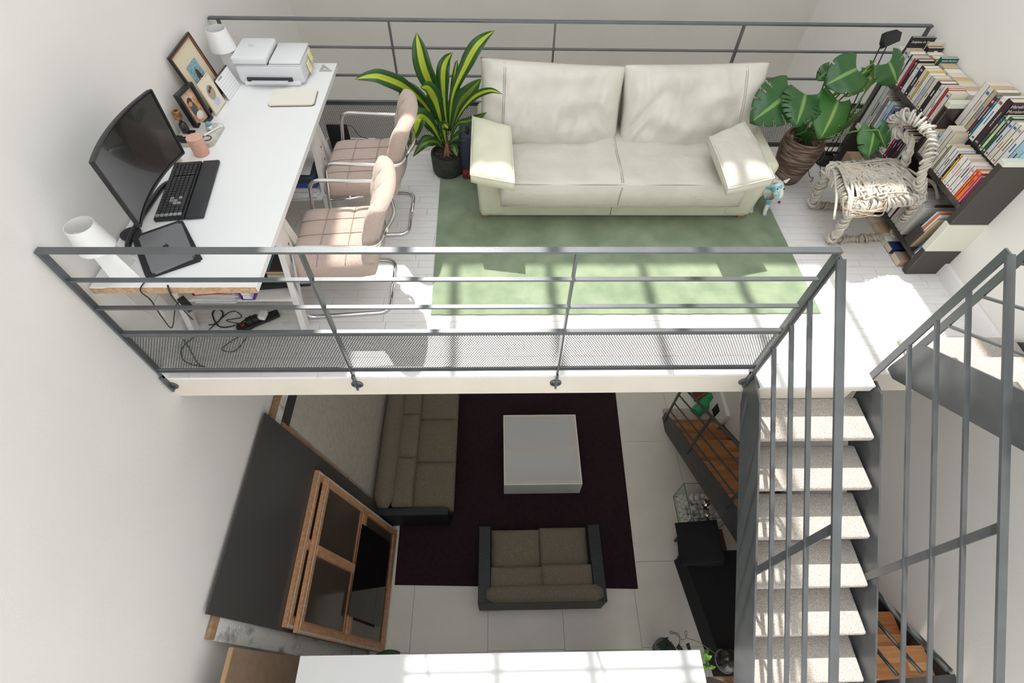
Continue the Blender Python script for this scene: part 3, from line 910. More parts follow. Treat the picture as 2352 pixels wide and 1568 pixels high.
def pink_chair(loc, rz, label):
    t = thing('cantilever_chair', label, 'chair', loc, rz, 'pink cantilever chairs at the desk')
    # local: sitter faces -x, seat centre at origin
    Ms = Matrix.Translation((-.02, 0, .43)) @ Matrix.Rotation(-.05, 4, 'Y')
    bm = tufted(.50, .53, .13, 3, 4); bm.transform(Ms); se = obj('seat', bm, M_tweed, t, smooth=True, local=True)
    bm = seams(.50, .53, .13, 3, 4); bm.transform(Ms); obj('stitching', bm, M_stitch, se, smooth=True, local=True)
    # back, curved: local x of pad -> up, y -> across, z -> toward sitter
    Mb = Matrix.Translation((.265, 0, .645)) @ Matrix.Rotation(math.radians(-76), 4, 'Y') 
    def bend(bm):
        for v in bm.verts:
            v.co.z += .12 * (v.co.y / .3) ** 2 * .5 - .03 * (v.co.x / .22) ** 2
            if v.co.x < -.1: v.co.z += (v.co.x + .1) * -.25
    bm = tufted(.42, .50, .10, 3, 4); bend(bm); bm.transform(Mb); bk = obj('backrest', bm, M_tweed, t, smooth=True, local=True)
    bm = seams(.42, .50, .10, 3, 4); bend(bm); bm.transform(Mb); obj('stitching', bm, M_stitch, bk, smooth=True, local=True)
    r = .0125
    for sg in (-1, 1):
        bm = B()
        y = .29 * sg
        pts = fillet([(.31, .14 * sg, .63), (.29, y, .635), (-.19, y, .655), (-.30, y * .93, .02), (.24, .235 * sg, .014), (.24, 0, .014)], .075, 7)
        tube(bm, pts, r, 10)
        obj('tubular_frame', bm, M_chrome, t, smooth=True, local=True)
    bm = B()
    tube(bm, smoothpath([(.31, -.15, .63), (.345, 0, .63), (.31, .15, .63)], 6), r, 10)
    obj('back_tube', bm, M_chrome, t, smooth=True, local=True)
    bm = B()
    tube(bm, [(-.10, -.285, .375), (-.10, .285, .375)], .009, 8); tube(bm, [(.12, -.2, .37), (.12, .2, .37)], .009, 8)
    for sg in (-1, 1): tube(bm, [(-.245, .282 * sg, .36), (-.10, .285 * sg, .375), (.12, .2 * sg, .37)], .009, 8)
    obj('seat_support', bm, M_chrome, t, smooth=True, local=True)
    return t
pink_chair((-.955, 2.375, 0), .03, 'pink tufted chair with chrome tube frame, nearer the camera and in front of the other')
pink_chair((-.90, 3.12, 0), .0, 'pink tufted chair with chrome tube frame, behind the other one and nearer the striped plant')

# ------------------------------------------------------------------ things on the desk
M_shade = mat('white_opal_plastic', (.82, .81, .80), .35, trans=.0)
def desk_lamp(c, label, rot, s=1.0, zt=.0, zb=.18):
    t = thing('desk_lamp', label, 'lamp', (c[0], c[1], .7405), 0)
    Mx = Matrix.Translation((c[0], c[1], .7405)) @ Matrix.Rotation(rot, 4, 'Z')
    # shade: open truncated cone, tilted
    bm = B()
    ang = math.radians(zt)
    Msh = Mx @ Matrix.Translation((0, 0, zb)) @ Matrix.Rotation(ang, 4, 'Y')
    prof = [(.085 * s, 0), (.064 * s, .13), (.0625 * s, .13), (.0835 * s, 0)]
    lathe(bm, prof + [prof[0]], (0, 0, 0), 40, Msh)
    obj('lamp_shade', bm, M_shade, t, smooth='auto')
    # folded sheet: upright fin and foot
    def sheet(pts):
        b = B(); vs = [b.verts.new(Mx @ Vector(p)) for p in pts]; f = b.faces.new(vs)
        g = bmesh.ops.extrude_face_region(b, geom=[f]); n = f.normal.copy() if f.normal.length else Vector((0, 0, 1))
        b.normal_update(); n = f.normal
        bmesh.ops.translate(b, verts=[v for v in g['geom'] if isinstance(v, bmesh.types.BMVert)], vec=n * .003)
        return b
    obj('stem', sheet([(-.03, -.02, zb + .1), (.045, .0, zb + .05), (.12, -.02, 0), (-.01, -.05, 0)]), M_shade, t)
    obj('stem', sheet([(-.03, -.02, zb + .1), (.012, .05, zb + .05), (.02, .10, 0), (-.01, -.05, 0)]), M_shade, t)
    obj('foot', sheet([(-.01, -.05, .001), (.12, -.02, .001), (.02, .10, .001)]), M_shade, t)
    bm = B(); sphere(bm, Msh @ Vector((0, 0, .05)), .02); obj('bulb', bm, mat('frosted_bulb', (.8, .8, .78), .3), t, smooth=True)
    return t
desk_lamp((-1.865, 1.795), 'white folded-plastic desk lamp on the desk corner nearest the camera', -.1, .95, zb=.19)
desk_lamp((-1.88, 3.74), 'white folded-plastic desk lamp between the wall and the printer', -.2, 1.0)
# monitor
mo = thing('monitor', 'large curved black computer monitor on the desk', 'monitor', (-1.87, 2.2, .741))
A0, A1 = P(345, 205, x=-1.74), P(422, 352, x=-1.70)
B0, B1 = P(212, 372, x=-1.74), P(322, 522, x=-1.70)
N = 16
def mpt(i, k, off=0.):
    t = i / N
    a = A0.lerp(B0, t); b = A1.lerp(B1, t)
    p = b.lerp(a, k)
    p = Vector(p); p.x -= .045 * (1 - (2 * t - 1) ** 2) * 1.0
    n = Vector((1, 0, .15)).normalized()
    return p + n * off
def sheetgrid(k0, k1, i0, i1, o0, o1):
    bm = B()
    F = [[bm.verts.new(mpt(i, k, o1)) for k in (k0, k1)] for i in range(i0, i1 + 1)]
    K = [[bm.verts.new(mpt(i, k, o0)) for k in (k0, k1)] for i in range(i0, i1 + 1)]
    n = i1 - i0
    for i in range(n):
        bm.faces.new((F[i][0], F[i + 1][0], F[i + 1][1], F[i][1])); bm.faces.new((K[i][0], K[i][1], K[i + 1][1], K[i + 1][0]))
        bm.faces.new((F[i][1], F[i + 1][1], K[i + 1][1], K[i][1])); bm.faces.new((F[i][0], K[i][0], K[i + 1][0], F[i + 1][0]))
    bm.faces.new((F[0][0], F[0][1], K[0][1], K[0][0])); bm.faces.new((F[n][0], K[n][0], K[n][1], F[n][1]))
    return bm
obj('housing', sheetgrid(0, 1, 0, N, -.018, 0), M_black, mo)
M_screen = mat('dark_screen', (.014, .014, .015), .16, coat=.4)
bm = B()
def spt(t, k):
    i = t * N
    return mpt(i, k, .0022)
G = [[bm.verts.new(spt(.018 + .964 * i / N, k)) for k in (.045, .965)] for i in range(N + 1)]
for i in range(N): bm.faces.new((G[i][0], G[i + 1][0], G[i + 1][1], G[i][1]))
obj('screen', bm, M_screen, mo, smooth=True)
bm = B()
for k in ((0, .014), (.986, 1)):
    for i in range(N):
        tube(bm, [mpt(i, sum(k) / 2, .004), mpt(i + 1, sum(k) / 2, .004)], .005, 5)
for i in (0, N): tube(bm, [mpt(i, .01, .004), mpt(i, .99, .004)], .005, 5)
obj('bezel', bm, M_black, mo)
bm = B(); tube(bm, [Vector((-1.925, 2.22, .80)), Vector((-1.86, 2.22, 1.05))], .022, 10); obj('neck', bm, M_black, mo, smooth=True)
bm = B()
tube(bm, smoothpath([(-1.925, 2.22, .755), (-1.91, 2.0, .752), (-1.86, 1.94, .751)], 8), [.014] * 17, 8)
tube(bm, smoothpath([(-1.925, 2.22, .755), (-1.91, 2.46, .752), (-1.86, 2.52, .751)], 8), [.014] * 17, 8)
lathe(bm, [(0, 0), (.05, 0), (.052, .012), (0, .018)], (-1.93, 2.08, .741), 20)
obj('base', bm, M_black, mo, smooth='auto')
# keyboard with wrist rest
kc = [P(332, 492, z=.75), P(424, 508, z=.75), P(466, 378, z=.75), P(398, 374, z=.75)]
kx = (P(466, 378, z=.75) - P(424, 508, z=.75)); klen = kx.length
kdir = kx.normalized()
K0 = P(426, 505, z=.741)
Mk = frame(K0, kdir, (0, 0, 1))     # x along keyboard (near to far), y toward wall
kb = thing('keyboard', 'black mechanical keyboard in front of the monitor', 'keyboard', K0)
kd = .155
bm = rbox(0, klen, 0, kd, 0, .022, .004, 2, Mk); obj('case', bm, M_black, kb)
M_key = mat('black_keycap', (.02, .02, .024), .4); M_keyg = mat('grey_keycap', (.25, .26, .26), .5)
bk_, bg_ = B(), B()
nk = 21; pitch = (klen - .02) / nk
for r_ in range(6):
    x = .01
    for c_ in range(nk):
        if c_ == 14 or c_ == 18: x += 0
        y0k = .012 + r_ * .0225
        if c_ in (15,) and r_ < 5: x += pitch * .3
        wk = pitch
        if r_ == 0 and c_ == 3:
            b_ = rbox(x + .001, x + pitch * 6 - .001, y0k, y0k + .019, .022, .032, .002, 1, Mk); add(bk_, b_); x += pitch; continue
        if r_ == 0 and 3 < c_ < 9: x += pitch; continue
        if x + wk > klen - .006: break
        grey = (c_, r_) in ((4, 1), (4, 2), (5, 2), (6, 3), (6, 1), (5, 3)) or (c_ == 0)
        b_ = rbox(x + .0012, x + wk - .0012, y0k, y0k + .0195, .022, .031, .002, 1, Mk)
        add(bg_ if grey else bk_, b_)
        x += wk
obj('keycaps', bk_, M_key, kb)['kind'] = 'stuff'
o = obj('grey_keycaps', bg_, M_keyg, kb); o['kind'] = 'stuff'
bm = rbox(-.004, klen + .004, -.098, -.004, 0, .021, .008, 3, Mk)
tag(obj('wrist_rest', bm, mat('black_leatherette', (.022, .024, .028), .5, bump=.2, bscale=200), smooth='auto'), 'padded black wrist rest along the keyboard', 'wrist rest')
# laptop on an open sleeve
c0, c1, c2, c3 = (P(305, 549, z=.742), P(421, 508, z=.742), P(467, 598, z=.742), P(338, 642, z=.742))
def quadslab(pts, z0, z1, r=.004, seg=2):
    b = B()
    V0 = [b.verts.new((p.x, p.y, z0)) for p in pts]; V1 = [b.verts.new((p.x, p.y, z1)) for p in pts]
    b.faces.new(V0[::-1]); b.faces.new(V1)
    for i in range(4): b.faces.new((V0[i], V0[(i + 1) % 4], V1[(i + 1) % 4], V1[i]))
    bmesh.ops.recalc_face_normals(b, faces=b.faces)
    vert = [e for e in b.edges if abs(e.verts[0].co.z - e.verts[1].co.z) > 1e-5]
    bmesh.ops.bevel(b, geom=vert, offset=.012, segments=3, affect='EDGES')
    return b
tag(obj('laptop_case', quadslab((c0, c1, c2, c3), .7405, .757), mat('black_case_fabric', (.016, .016, .018), .7)), 'black padded case lying open beneath the laptop', 'laptop case')
l0, l1, l2, l3 = (P(316, 543, z=.775), P(414, 509, z=.775), P(447, 588, z=.775), P(348, 627, z=.775))
lt = thing('laptop', 'closed dark grey laptop on the black case', 'laptop', (l0 + l2) / 2 - Vector((0, 0, .017)))
obj('body', quadslab((l0, l1, l2, l3), .758, .7655), mat('space_grey_metal', (.20, .20, .21), .42, .3), lt)
obj('lid', quadslab((l0, l1, l2, l3), .766, .7735), mat('space_grey_metal', (.20, .20, .21), .42, .3), lt)
cc = (l0 + l2) / 2 
Ml = frame((cc.x, cc.y, .774), (l1 - l0), (0, 0, 1))
b = B()
def flat(b, pts, z0=0, z1=.0006, M=Ml):
    A = [b.verts.new(M @ Vector((p[0], p[1], z0))) for p in pts]; Cc = [b.verts.new(M @ Vector((p[0], p[1], z1))) for p in pts]
    b.faces.new(A[::-1]); b.faces.new(Cc)
    for i in range(len(pts)): b.faces.new((A[i], A[(i + 1) % len(pts)], Cc[(i + 1) % len(pts)], Cc[i]))
ap = []
for k in range(28):   # bitten apple outline
    a = PI / 2 + 2 * PI * k / 28
    r = .0155 * (1 + .06 * math.cos(2 * a)) * (1 - .18 * math.exp(-((a - PI / 2) % (2 * PI)) ** 2 * 8) - .18 * math.exp(-(2 * PI - (a - PI / 2) % (2 * PI)) ** 2 * 8))
    x, y = r * math.cos(a), r * math.sin(a)
    if (x - .019) ** 2 + (y - .002) ** 2 < .0075 ** 2:
        q = Vector((x - .019, y - .002)).normalized() * .0075; x, y = .019 + q.x, .002 + q.y
    ap.append((x, y))
flat(b, ap)
flat(b, [(.001, .017), (.006, .018), (.009, .023), (.004, .022)])
obj('logo', b, M_black, lt)
# notebook
nb = thing('notebook', 'cream-covered notebook with a dark back cover on the desk', 'notebook', (-1.39, 3.41, .741))
n0, n1, n2, n3 = P(613, 240, z=.757), P(720, 238, z=.757), P(729, 203, z=.757), P(630, 203, z=.757)
obj('back_cover', quadslab([q + Vector((.003, -.003, 0)) for q in (n0, n1, n2, n3)], .741, .744), M_black, nb)
obj('pages', quadslab((n0, n1, n2, n3), .744, .753), M_cream, nb)
obj('front_cover', quadslab((n0, n1, n2, n3), .7532, .756), mat('ivory_cover', (.78, .74, .66), .7), nb)
# printer
M_prn = mat('pale_grey_plastic', (.66, .67, .69), .4); M_prnl = mat('light_grey_plastic', (.72, .73, .74), .4)
pr = thing('printer', 'white and pale grey inkjet printer on the far end of the desk', 'printer', (-1.59, 3.74, .741))
bm = rbox(-1.79, -1.34, 3.60, 3.905, .752, .875, .02, 3); obj('body', bm, M_prn, pr, smooth='auto')
bm = rbox(-1.76, -1.37, 3.585, 3.85, .741, .775, .012, 2); obj('paper_tray', bm, M_prnl, pr, smooth='auto')
bm = B(); box(bm, -1.73, -1.42, 3.5845, 3.60, .777, .797); obj('paper_slot', bm, mat('slot_dark', (.03, .03, .035), .6), pr)
bm = rbox(-1.70, -1.45, 3.55, 3.62, .779, .783, .001, 1); obj('output_flap', bm, M_prn, pr)
bm = rbox(-1.555, -1.345, 3.615, 3.90, .877, .893, .006, 2); obj('scanner_lid', bm, M_prnl, pr, smooth='auto')
bm = rbox(-1.80, -1.565, 3.605, 3.90, .877, .925, .014, 3); obj('document_feeder', bm, M_prnl, pr, smooth='auto')
bm = B(); tube(bm, [(-1.70 + .024 * math.cos(a * PI / 12), 3.78 + .024 * math.sin(a * PI / 12), .9255) for a in range(24)], .0009, 4, closed=True)
obj('badge_ring', bm, M_prn, pr)
text('hp', .032, frame((-1.718, 3.772, .9256), (1, 0, 0), (0, 0, 1)), mat('badge_grey', (.5, .51, .53), .4), pr, 'logo')
bm = B(); box(bm, -1.79, -1.345, 3.600, 3.6002, .872, .8735); box(bm, -1.568, -1.562, 3.61, 3.9, .874, .8775); obj('lid_gap', bm, mat('slot_dark', (.03, .03, .035), .6), pr)
M_note = mat('yellow_sticky_note', (.85, .78, .40), .8)
for k, (u, v, lab) in enumerate(((704, 150, 'yellow sticky note, higher one on the printer side'), (706, 165, 'yellow sticky note, lower one curling off the printer corner'))):
    bm = B(); N2 = 4
    y = 3.80 - k * .09; z = .872 - .03 * k
    g = [[bm.verts.new((-1.3375 + .004 * k + .014 * (j / N2) ** 2, y + .07 * i / N2, z - .072 * j / N2)) for j in range(N2 + 1)] for i in range(N2 + 1)]
    for i in range(N2):
        for j in range(N2): bm.faces.new((g[i][j], g[i + 1][j], g[i + 1][j + 1], g[i][j + 1]))
    tag(thick(obj('sticky_note', bm, M_note, smooth=True), .0006), lab, 'sticky note')
# set square
bm = B(); a, b_, c = P(733, 164, z=.741), P(764, 164, z=.741), P(742, 148, z=.741)
ce = (a + b_ + c) / 3
ins = [ce + (q - ce) * .38 for q in (a, b_, c)]
V0 = [bm.verts.new((q.x, q.y, .741)) for q in (a, b_, c)] + [bm.verts.new((q.x, q.y, .741)) for q in ins]
V1 = [bm.verts.new((q.co.x, q.co.y, .7435)) for q in V0]
for i in range(3):
    j = (i + 1) % 3
    bm.faces.new((V1[i], V1[j], V1[j + 3], V1[i + 3])); bm.faces.new((V0[i], V0[j], V1[j], V1[i])); bm.faces.new((V0[i + 3], V1[i + 3], V1[j + 3], V0[j + 3]))
tag(obj('set_square', bm, mat('clear_grey_plastic', (.55, .55, .55), .2, trans=.3)), 'small clear triangular set square by the printer', 'set square')
# framed pictures
def leaning_frame(name, label, p0, p1, h, lean, t_, fw, mf, inner, tdir=None, cat='picture frame'):
    """frame whose foot runs p0->p1 (along y) and leans back toward the wall by angle lean"""
    p0, p1 = Vector(p0), Vector(p1)
    xd = (p1 - p0).normalized(); W = (p1 - p0).length
    up = Vector((0, 0, 1))
    back = up.cross(xd).normalized()
    if back.x > 0: back = -back
    yd = (up * math.cos(lean) + back * math.sin(lean)).normalized()
    zd = xd.cross(yd)
    if zd.x < 0: 
        p0, p1 = p1, p0; xd = -xd; zd = xd.cross(yd)
    M = Matrix((xd, yd, zd)).transposed().to_4x4(); M.translation = p0
    t = thing(name, label, cat, (p0 + p1) / 2)
    bm = B()
    for x0, x1, y0_, y1_ in ((0, W, 0, fw), (0, W, h - fw, h), (0, fw, fw, h - fw), (W - fw, W, fw, h - fw)):
        box(bm, x0, x1, y0_, y1_, 0, t_, M)
    obj('frame', bm, mf, t)
    inner(t, M, W, h)
    return t
M_browninner = mat('chestnut_moulding', (.22, .07, .03), .4)
def sub(t, M, x0, x1, y0_, y1_, z0, z1, m, name):
    bm = B(); box(bm, x0, x1, y0_, y1_, z0, z1, M); return obj(name, bm, m, t)
M_sea = mat('sea_photo', (.12, .25, .32), .5, c2=(.30, .45, .50), n=60, stretch=(1, 1, 3))
M_skin = mat('photo_skin', (.50, .28, .18), .6); M_hair = mat('photo_dark_hair', (.06, .03, .025), .6)
M_mount = mat('cream_mount', (.66, .58, .42), .7)
def blob(t, M, pts, z, m, name='print'):
    b = B(); flat(b, pts, z, z + .0006, M); return obj(name, b, m, t)
def ell(cx, cy, a, b_, n=18): return [(cx + a * math.cos(2 * PI * k / n), cy + b_ * math.sin(2 * PI * k / n)) for k in range(n)]
def in_big(t, M, W, h):
    for a in ((.010, W - .010, .010, .019), (.010, W - .01, h - .019, h - .01), (.01, .019, .01, h - .01), (W - .019, W - .01, .01, h - .01)):
        sub(t, M, a[0], a[1], a[2], a[3], .004, .014, M_browninner, 'inner_moulding')
    sub(t, M, .01, W - .01, .01, h - .01, 0, .004, M_mount, 'mount')
    sub(t, M, W * .28, W * .72, h * .30, h * .70, .004, .0046, M_sea, 'photo')
    blob(t, M, ell(W * .52, h * .44, W * .075, h * .14), .0047, M_hair); blob(t, M, ell(W * .5, h * .37, W * .045, h * .07), .0054, M_skin)
leaning_frame('picture_frame', 'large brown-framed photograph of a long-haired figure against blue water', (-1.90, 3.22, .741), (-1.90, 3.56, .741), .37, .22, .016, .010, M_black, in_big)
def in_black(t, M, W, h):
    sub(t, M, .01, W - .01, .01, h - .01, .008, .012, mat('orange_photo', (.50, .22, .08), .5, c2=(.65, .48, .36), n=20), 'photo')
    blob(t, M, ell(W * .5, h * .45, W * .17, h * .2), .0125, mat('photo_grey', (.07, .07, .08), .6)); blob(t, M, ell(W * .48, h * .66, W * .14, h * .09), .0128, M_hair); blob(t, M, ell(W * .45, h * .6, W * .09, h * .06), .0135, M_skin)
    blob(t, M, ell(W * .6, h * .25, W * .2, h * .1), .0131, mat('photo_white', (.7, .66, .62), .6))
leaning_frame('picture_frame', 'small black box frame with an orange photograph, left of the large brown frame', (-1.915, 3.03, .741), (-1.885, 3.19, .741), .235, .12, .034, .016, M_black, in_black)
def in_card(t, M, W, h):
    sub(t, M, .002, W - .002, .002, h - .002, .001, .008, mat('ivory_board', (.72, .64, .50), .6), 'board')
    blob(t, M, ell(W * .5, h * .56, W * .26, h * .22), .0085, mat('photo_green_grey', (.30, .32, .26), .6))
    for cx, cy in ((.42, .56), (.58, .60)):
        blob(t, M, ell(W * cx, h * cy, W * .09, h * .10), .0091, M_skin); blob(t, M, ell(W * cx, h * (cy + .07), W * .08, h * .05), .0098, M_hair)
    blob(t, M, ell(W * .55, h * .25, W * .2, h * .12), .0091, mat('lilac_flowers', (.55, .48, .62), .7, c2=(.45, .55, .68), n=90))
leaning_frame('picture_frame', 'cream card frame with an oval double portrait, in front of the brown frame', (-1.845, 3.21, .741), (-1.835, 3.37, .741), .205, .16, .008, .006, mat('ivory_board', (.72, .64, .50), .6), in_card)
# calendar
ca = thing('desk_calendar', 'folded desk calendar beside the picture frames', 'calendar', (-1.85, 3.47, .741))
q0, q1 = P(500, 214, z=.741) + Vector((.0, 0, 0)), P(524, 233, z=.741)
pA, pB = Vector((-1.815, 3.40, .742)), Vector((-1.80, 3.60, .742))
yd = (Vector((-.35, .06, 1))).normalized(); xd = (pB - pA).normalized(); zd = xd.cross(yd)
xd, pO = (xd, pA)
Mc = Matrix((xd, yd, zd)).transposed().to_4x4(); Mc.translation = pO
W = (pB - pA).length
sub(ca, Mc, 0, W, 0, .14, 0, .002, M_paper, 'page')
sub(ca, Mc, 0, W, .134, .142, -.002, .004, mat('dark_spiral', (.05, .05, .05), .5), 'binding')
M2 = Mc @ Matrix.Translation((0, .14, 0)) @ Matrix.Rotation(math.radians(40), 4, 'X') 
bm = B(); 
for vs in ([Mc @ Vector((0, .14, -.001)), Mc @ Vector((W, .14, -.001)), Vector((-1.90, 3.62, .742)), Vector((-1.91, 3.42, .742))],):
    V = [bm.verts.new(p) for p in vs]; bm.faces.new(V)
thick(obj('stand', bm, mat('brown_card', (.33, .20, .14), .8), ca), .0015)
b = B()
ro = random.Random(8)
for r_ in range(6):
    for c_ in range(7):
        x = .012 + c_ * (W - .024) / 7; y = .012 + r_ * .017
        flat(b, [(x, y), (x + .012, y), (x + .012, y + .002), (x, y + .002)], -.0005 + .0026, .0030, Mc)
obj('date_marks', b, mat('grey_print', (.45, .42, .42), .8), ca)
text('JANUARY', .014, Mc @ Matrix.Translation((.03, .116, .0022)), M_hair, ca)
# concrete tray and trinkets
tr = P(490, 338, z=.741)
bm = B(); pts = [P(412, 338, z=.741), P(490, 338, z=.741), P(518, 292, z=.741), P(425, 288, z=.741)]
bq = quadslab(pts, .741, .768)
tag(obj('concrete_slab', bq, mat('pale_concrete', (.48, .46, .41), .85, c2=(.58, .56, .50), n=14, bump=.3)), 'pale concrete slab holding small trinkets on the desk', 'slab')
ZT = .7685
cu = thing('cup', 'terracotta-pink lidded pot standing in front of the concrete slab', 'pot', (-1.80, 2.775, .741))
bm = B(); lathe(bm, [(0, 0), (.040, 0), (.044, .004), (.046, .10), (.044, .104), (0, .104)], (-1.80, 2.80, .741), 40); obj('pot_body', bm, mat('terracotta_pink', (.60, .32, .24), .8, c2=(.64, .37, .28), n=60, bump=.1), cu, smooth='auto')
bm = B(); lathe(bm, [(0, 0), (.045, 0), (.046, .003), (.043, .006), (0, .0065)], (-1.80, 2.80, .8455), 40); obj('lid', bm, mat('terracotta_pink_lid', (.66, .38, .29), .7), cu, smooth='auto')
bm = B(); lathe(bm, [(0, 0), (.034, 0), (.036, .06), (.033, .06), (.031, .004), (0, .004)], (P(405, 372, z=.741).x, P(405, 372, z=.741).y, .741), 28)
tag(obj('small_bowl', bm, mat('beige_ceramic', (.62, .54, .46), .5), smooth='auto'), 'beige ceramic cup half hidden behind the monitor edge', 'cup')
q = P(475, 318, z=ZT)
bm = B(); tube(bm, [(q.x + .028 * math.cos(a * PI / 12), q.y + .026 * math.sin(a * PI / 12), ZT + .003) for a in range(24)], .0025, 6, closed=True)
tag(obj('hair_tie', bm, M_black, smooth=True), 'thin black hair tie on the concrete slab', 'hair tie')
q = P(485, 298, z=ZT)
gl = thing('dome_toy', 'tiny silver vessel with a turquoise glass dome on the slab', 'ornament', (q.x, q.y, ZT))
bm = B(); lathe(bm, [(0, 0), (.016, 0), (.025, .012), (.022, .026), (.014, .032), (0, .032)], (q.x, q.y, ZT), 20); obj('body', bm, mat('silver_glaze', (.6, .6, .6), .2, .6), gl, smooth=True)
bm = B(); sphere(bm, (q.x, q.y, ZT + .038), .018); obj('dome', bm, mat('turquoise_glass', (.18, .55, .58), .08, trans=.5), gl, smooth=True)
q = P(487, 318, z=ZT)
bm = B(); a, b_ = P(468, 312, z=ZT + .006), P(505, 290, z=ZT + .006); tube(bm, [a, a.lerp(b_, .15), a.lerp(b_, .6), b_], [.009, .007, .005, .009], 8)
sphere(bm, b_ + Vector((.006, .004, 0)), .009); sphere(bm, b_ + Vector((-.006, .006, 0)), .009)
tag(obj('bone_ornament', bm, mat('glazed_white', (.78, .76, .74), .2), smooth=True), 'small white bone-shaped ornament on the slab', 'ornament')
q = P(428, 300, z=.741)
bt = thing('small_bottle', 'dark glass bottle with an amber wooden stopper beside the black frame', 'bottle', (q.x, q.y, ZT))
qq = Vector((-1.945, 2.985, ZT))
bm = B(); lathe(bm, [(0, 0), (.024, 0), (.024, .05), (.018, .06), (.010, .066), (.010, .09), (0, .09)], qq, 20); obj('bottle_body', bm, mat('smoked_glass', (.04, .04, .045), .1, trans=.3), bt, smooth='auto')
bm = B(); lathe(bm, [(0, 0), (.026, 0), (.026, .045), (.012, .046), (.012, .03), (0, .03)], qq + Vector((0, 0, .091)), 20); obj('stopper', bm, mat('burnt_amber_wood', (.35, .18, .05), .4, c2=(.10, .045, .02), n=40), bt, smooth='auto')
for k, (u, v) in enumerate(((412, 322), (425, 325), (440, 305), (452, 288))):
    q = P(u, v, z=ZT); bm = B()
    for j in range(6): 
        box(bm, q.x - .02, q.x + .02, q.y - .016 + j * .006, q.y - .0125 + j * .006, ZT - (.0275 if k < 0 else 0), ZT + .022 if k < 2 else ZT + .008)
    tag(obj('ribbed_clip', bm, M_blackm), ['black ribbed clip at the left end of the concrete slab', 'black ribbed clip, second from the left on the concrete slab', 'low black ribbed clip in the middle of the concrete slab', 'low black ribbed clip at the back of the concrete slab'][k], 'clip')
# ------------------------------------------------------------------ plants
def uvmat(name, c1, c2, w=.16, rough=.35):
    if name in MATS: return MATS[name]
    m = mat(name, c1, rough)
    nt = m.node_tree; b = nt.nodes['Principled BSDF']
    uv = nt.nodes.new('ShaderNodeUVMap'); sx = nt.nodes.new('ShaderNodeSeparateXYZ')
    nt.links.new(uv.outputs[0], sx.inputs[0])
    r = nt.nodes.new('ShaderNodeValToRGB')
    e = r.color_ramp.elements
    e[0].position = 0; e[0].color = (*c1, 1); e[1].position = 1; e[1].color = (*c1, 1)
    for p, c in ((.5 - w - .05, c1), (.5 - w, c2), (.5 - .02, c2), (.5, tuple(x * .7 for x in c2)), (.5 + .02, c2), (.5 + w, c2), (.5 + w + .05, c1)):
        q = e.new(p); q.color = (*c, 1)
    nt.links.new(sx.outputs[0], r.inputs[0]); nt.links.new(r.outputs[0], b.inputs['Base Color'])
    b.inputs['Subsurface Weight'].default_value = 0
    return m
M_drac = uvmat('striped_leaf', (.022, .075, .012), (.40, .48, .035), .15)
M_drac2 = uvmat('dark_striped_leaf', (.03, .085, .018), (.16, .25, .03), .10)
def blade(path, width, m, parent, face=(0, -1, .6), name='leaf', n=18, fold=.25, twist=0):
    pts = smoothpath(path, 8); N = len(pts) - 1
    bm = B(); uvl = bm.loops.layers.uv.new('UVMap')
    rows = []
    face = Vector(face).normalized()
    for i, p in enumerate(pts):
        t = i / N
        d = (pts[min(i + 1, N)] - pts[max(i - 1, 0)]).normalized()
        s = d.cross(face)
        if s.length < .05: s = d.cross(Vector((1, 0, 0)))
        s.normalize()
        if twist: s = Matrix.Rotation(twist * t, 3, d) @ s
        nn = s.cross(d)
        wd = width * (.25 + .75 * min(1, t * 2.2) ** 1.3) * (1 - max(0, (t - .45) / .55) ** 2.4) if t < 1 else 0
        wd = max(wd, .002)
        rows.append([bm.verts.new(p + s * wd / 2 * q + nn * abs(q) * wd * fold + nn * .012 * math.sin(t * 14 + q) * abs(q) * (wd / max(width, .001)) * .5) for q in (-1, -.5, 0, .5, 1)])
    for a, b in zip(rows, rows[1:]):
        for k in range(4):
            f = bm.faces.new((a[k], a[k + 1], b[k + 1], b[k]))
            for l, u in zip(f.loops, (k / 4, (k + 1) / 4, (k + 1) / 4, k / 4)): l[uvl].uv = (u, 0)
    return thick(obj(name, bm, m, parent, smooth=True), .0012)
PX, PY = -.405, 3.655
pl = thing('potted_plant', 'dracaena with yellow-striped leaves in a black pot between the chairs and the sofa', 'plant', (PX, PY, 0))
bm = B(); lathe(bm, [(0, .004), (.112, .004), (.128, .03), (.132, .175), (.130, .18), (.118, .18), (.116, .15), (0, .15)], (PX, PY, 0), 44)
obj('pot', bm, mat('charcoal_ceramic', (.022, .024, .02), .7, c2=(.035, .037, .03), n=30, bump=.15), pl, smooth='auto')
bm = B()
lathe(bm, [(0, .152), (.116, .146)], (PX, PY, 0), 30)
ro = random.Random(4)
for k in range(140):
    a, r = ro.uniform(0, 2 * PI), .108 * math.sqrt(ro.random()); s_ = ro.uniform(.004, .012)
    sphere(bm, (PX + r * math.cos(a), PY + r * math.sin(a), .152), s_, 6, 4)
o = obj('soil', bm, mat('potting_soil', (.03, .018, .012), .95, c2=(.08, .05, .035), n=90), pl, smooth=False); o['kind'] = 'stuff'
bm = B(); tube(bm, smoothpath([(PX, PY, .14), (PX + .005, PY, .22), (PX, PY, .34)], 5), [.021, .02, .02, .019, .019, .018, .018, .017, .017, .016, .015], 10)
for a in (0, 1.3, 2.4, 4, 5.2): tube(bm, [(PX + .012 * math.cos(a), PY + .012 * math.sin(a), .21), (PX + .03 * math.cos(a), PY + .03 * math.sin(a), .165), (PX + .045 * math.cos(a), PY + .045 * math.sin(a), .148)], [.009, .006, .004], 6)
obj('stem', bm, mat('pale_root_bark', (.30, .17, .10), .9), pl, smooth=True)
def L(*pts): return [P(u, v, y=y) for u, v, y in pts]
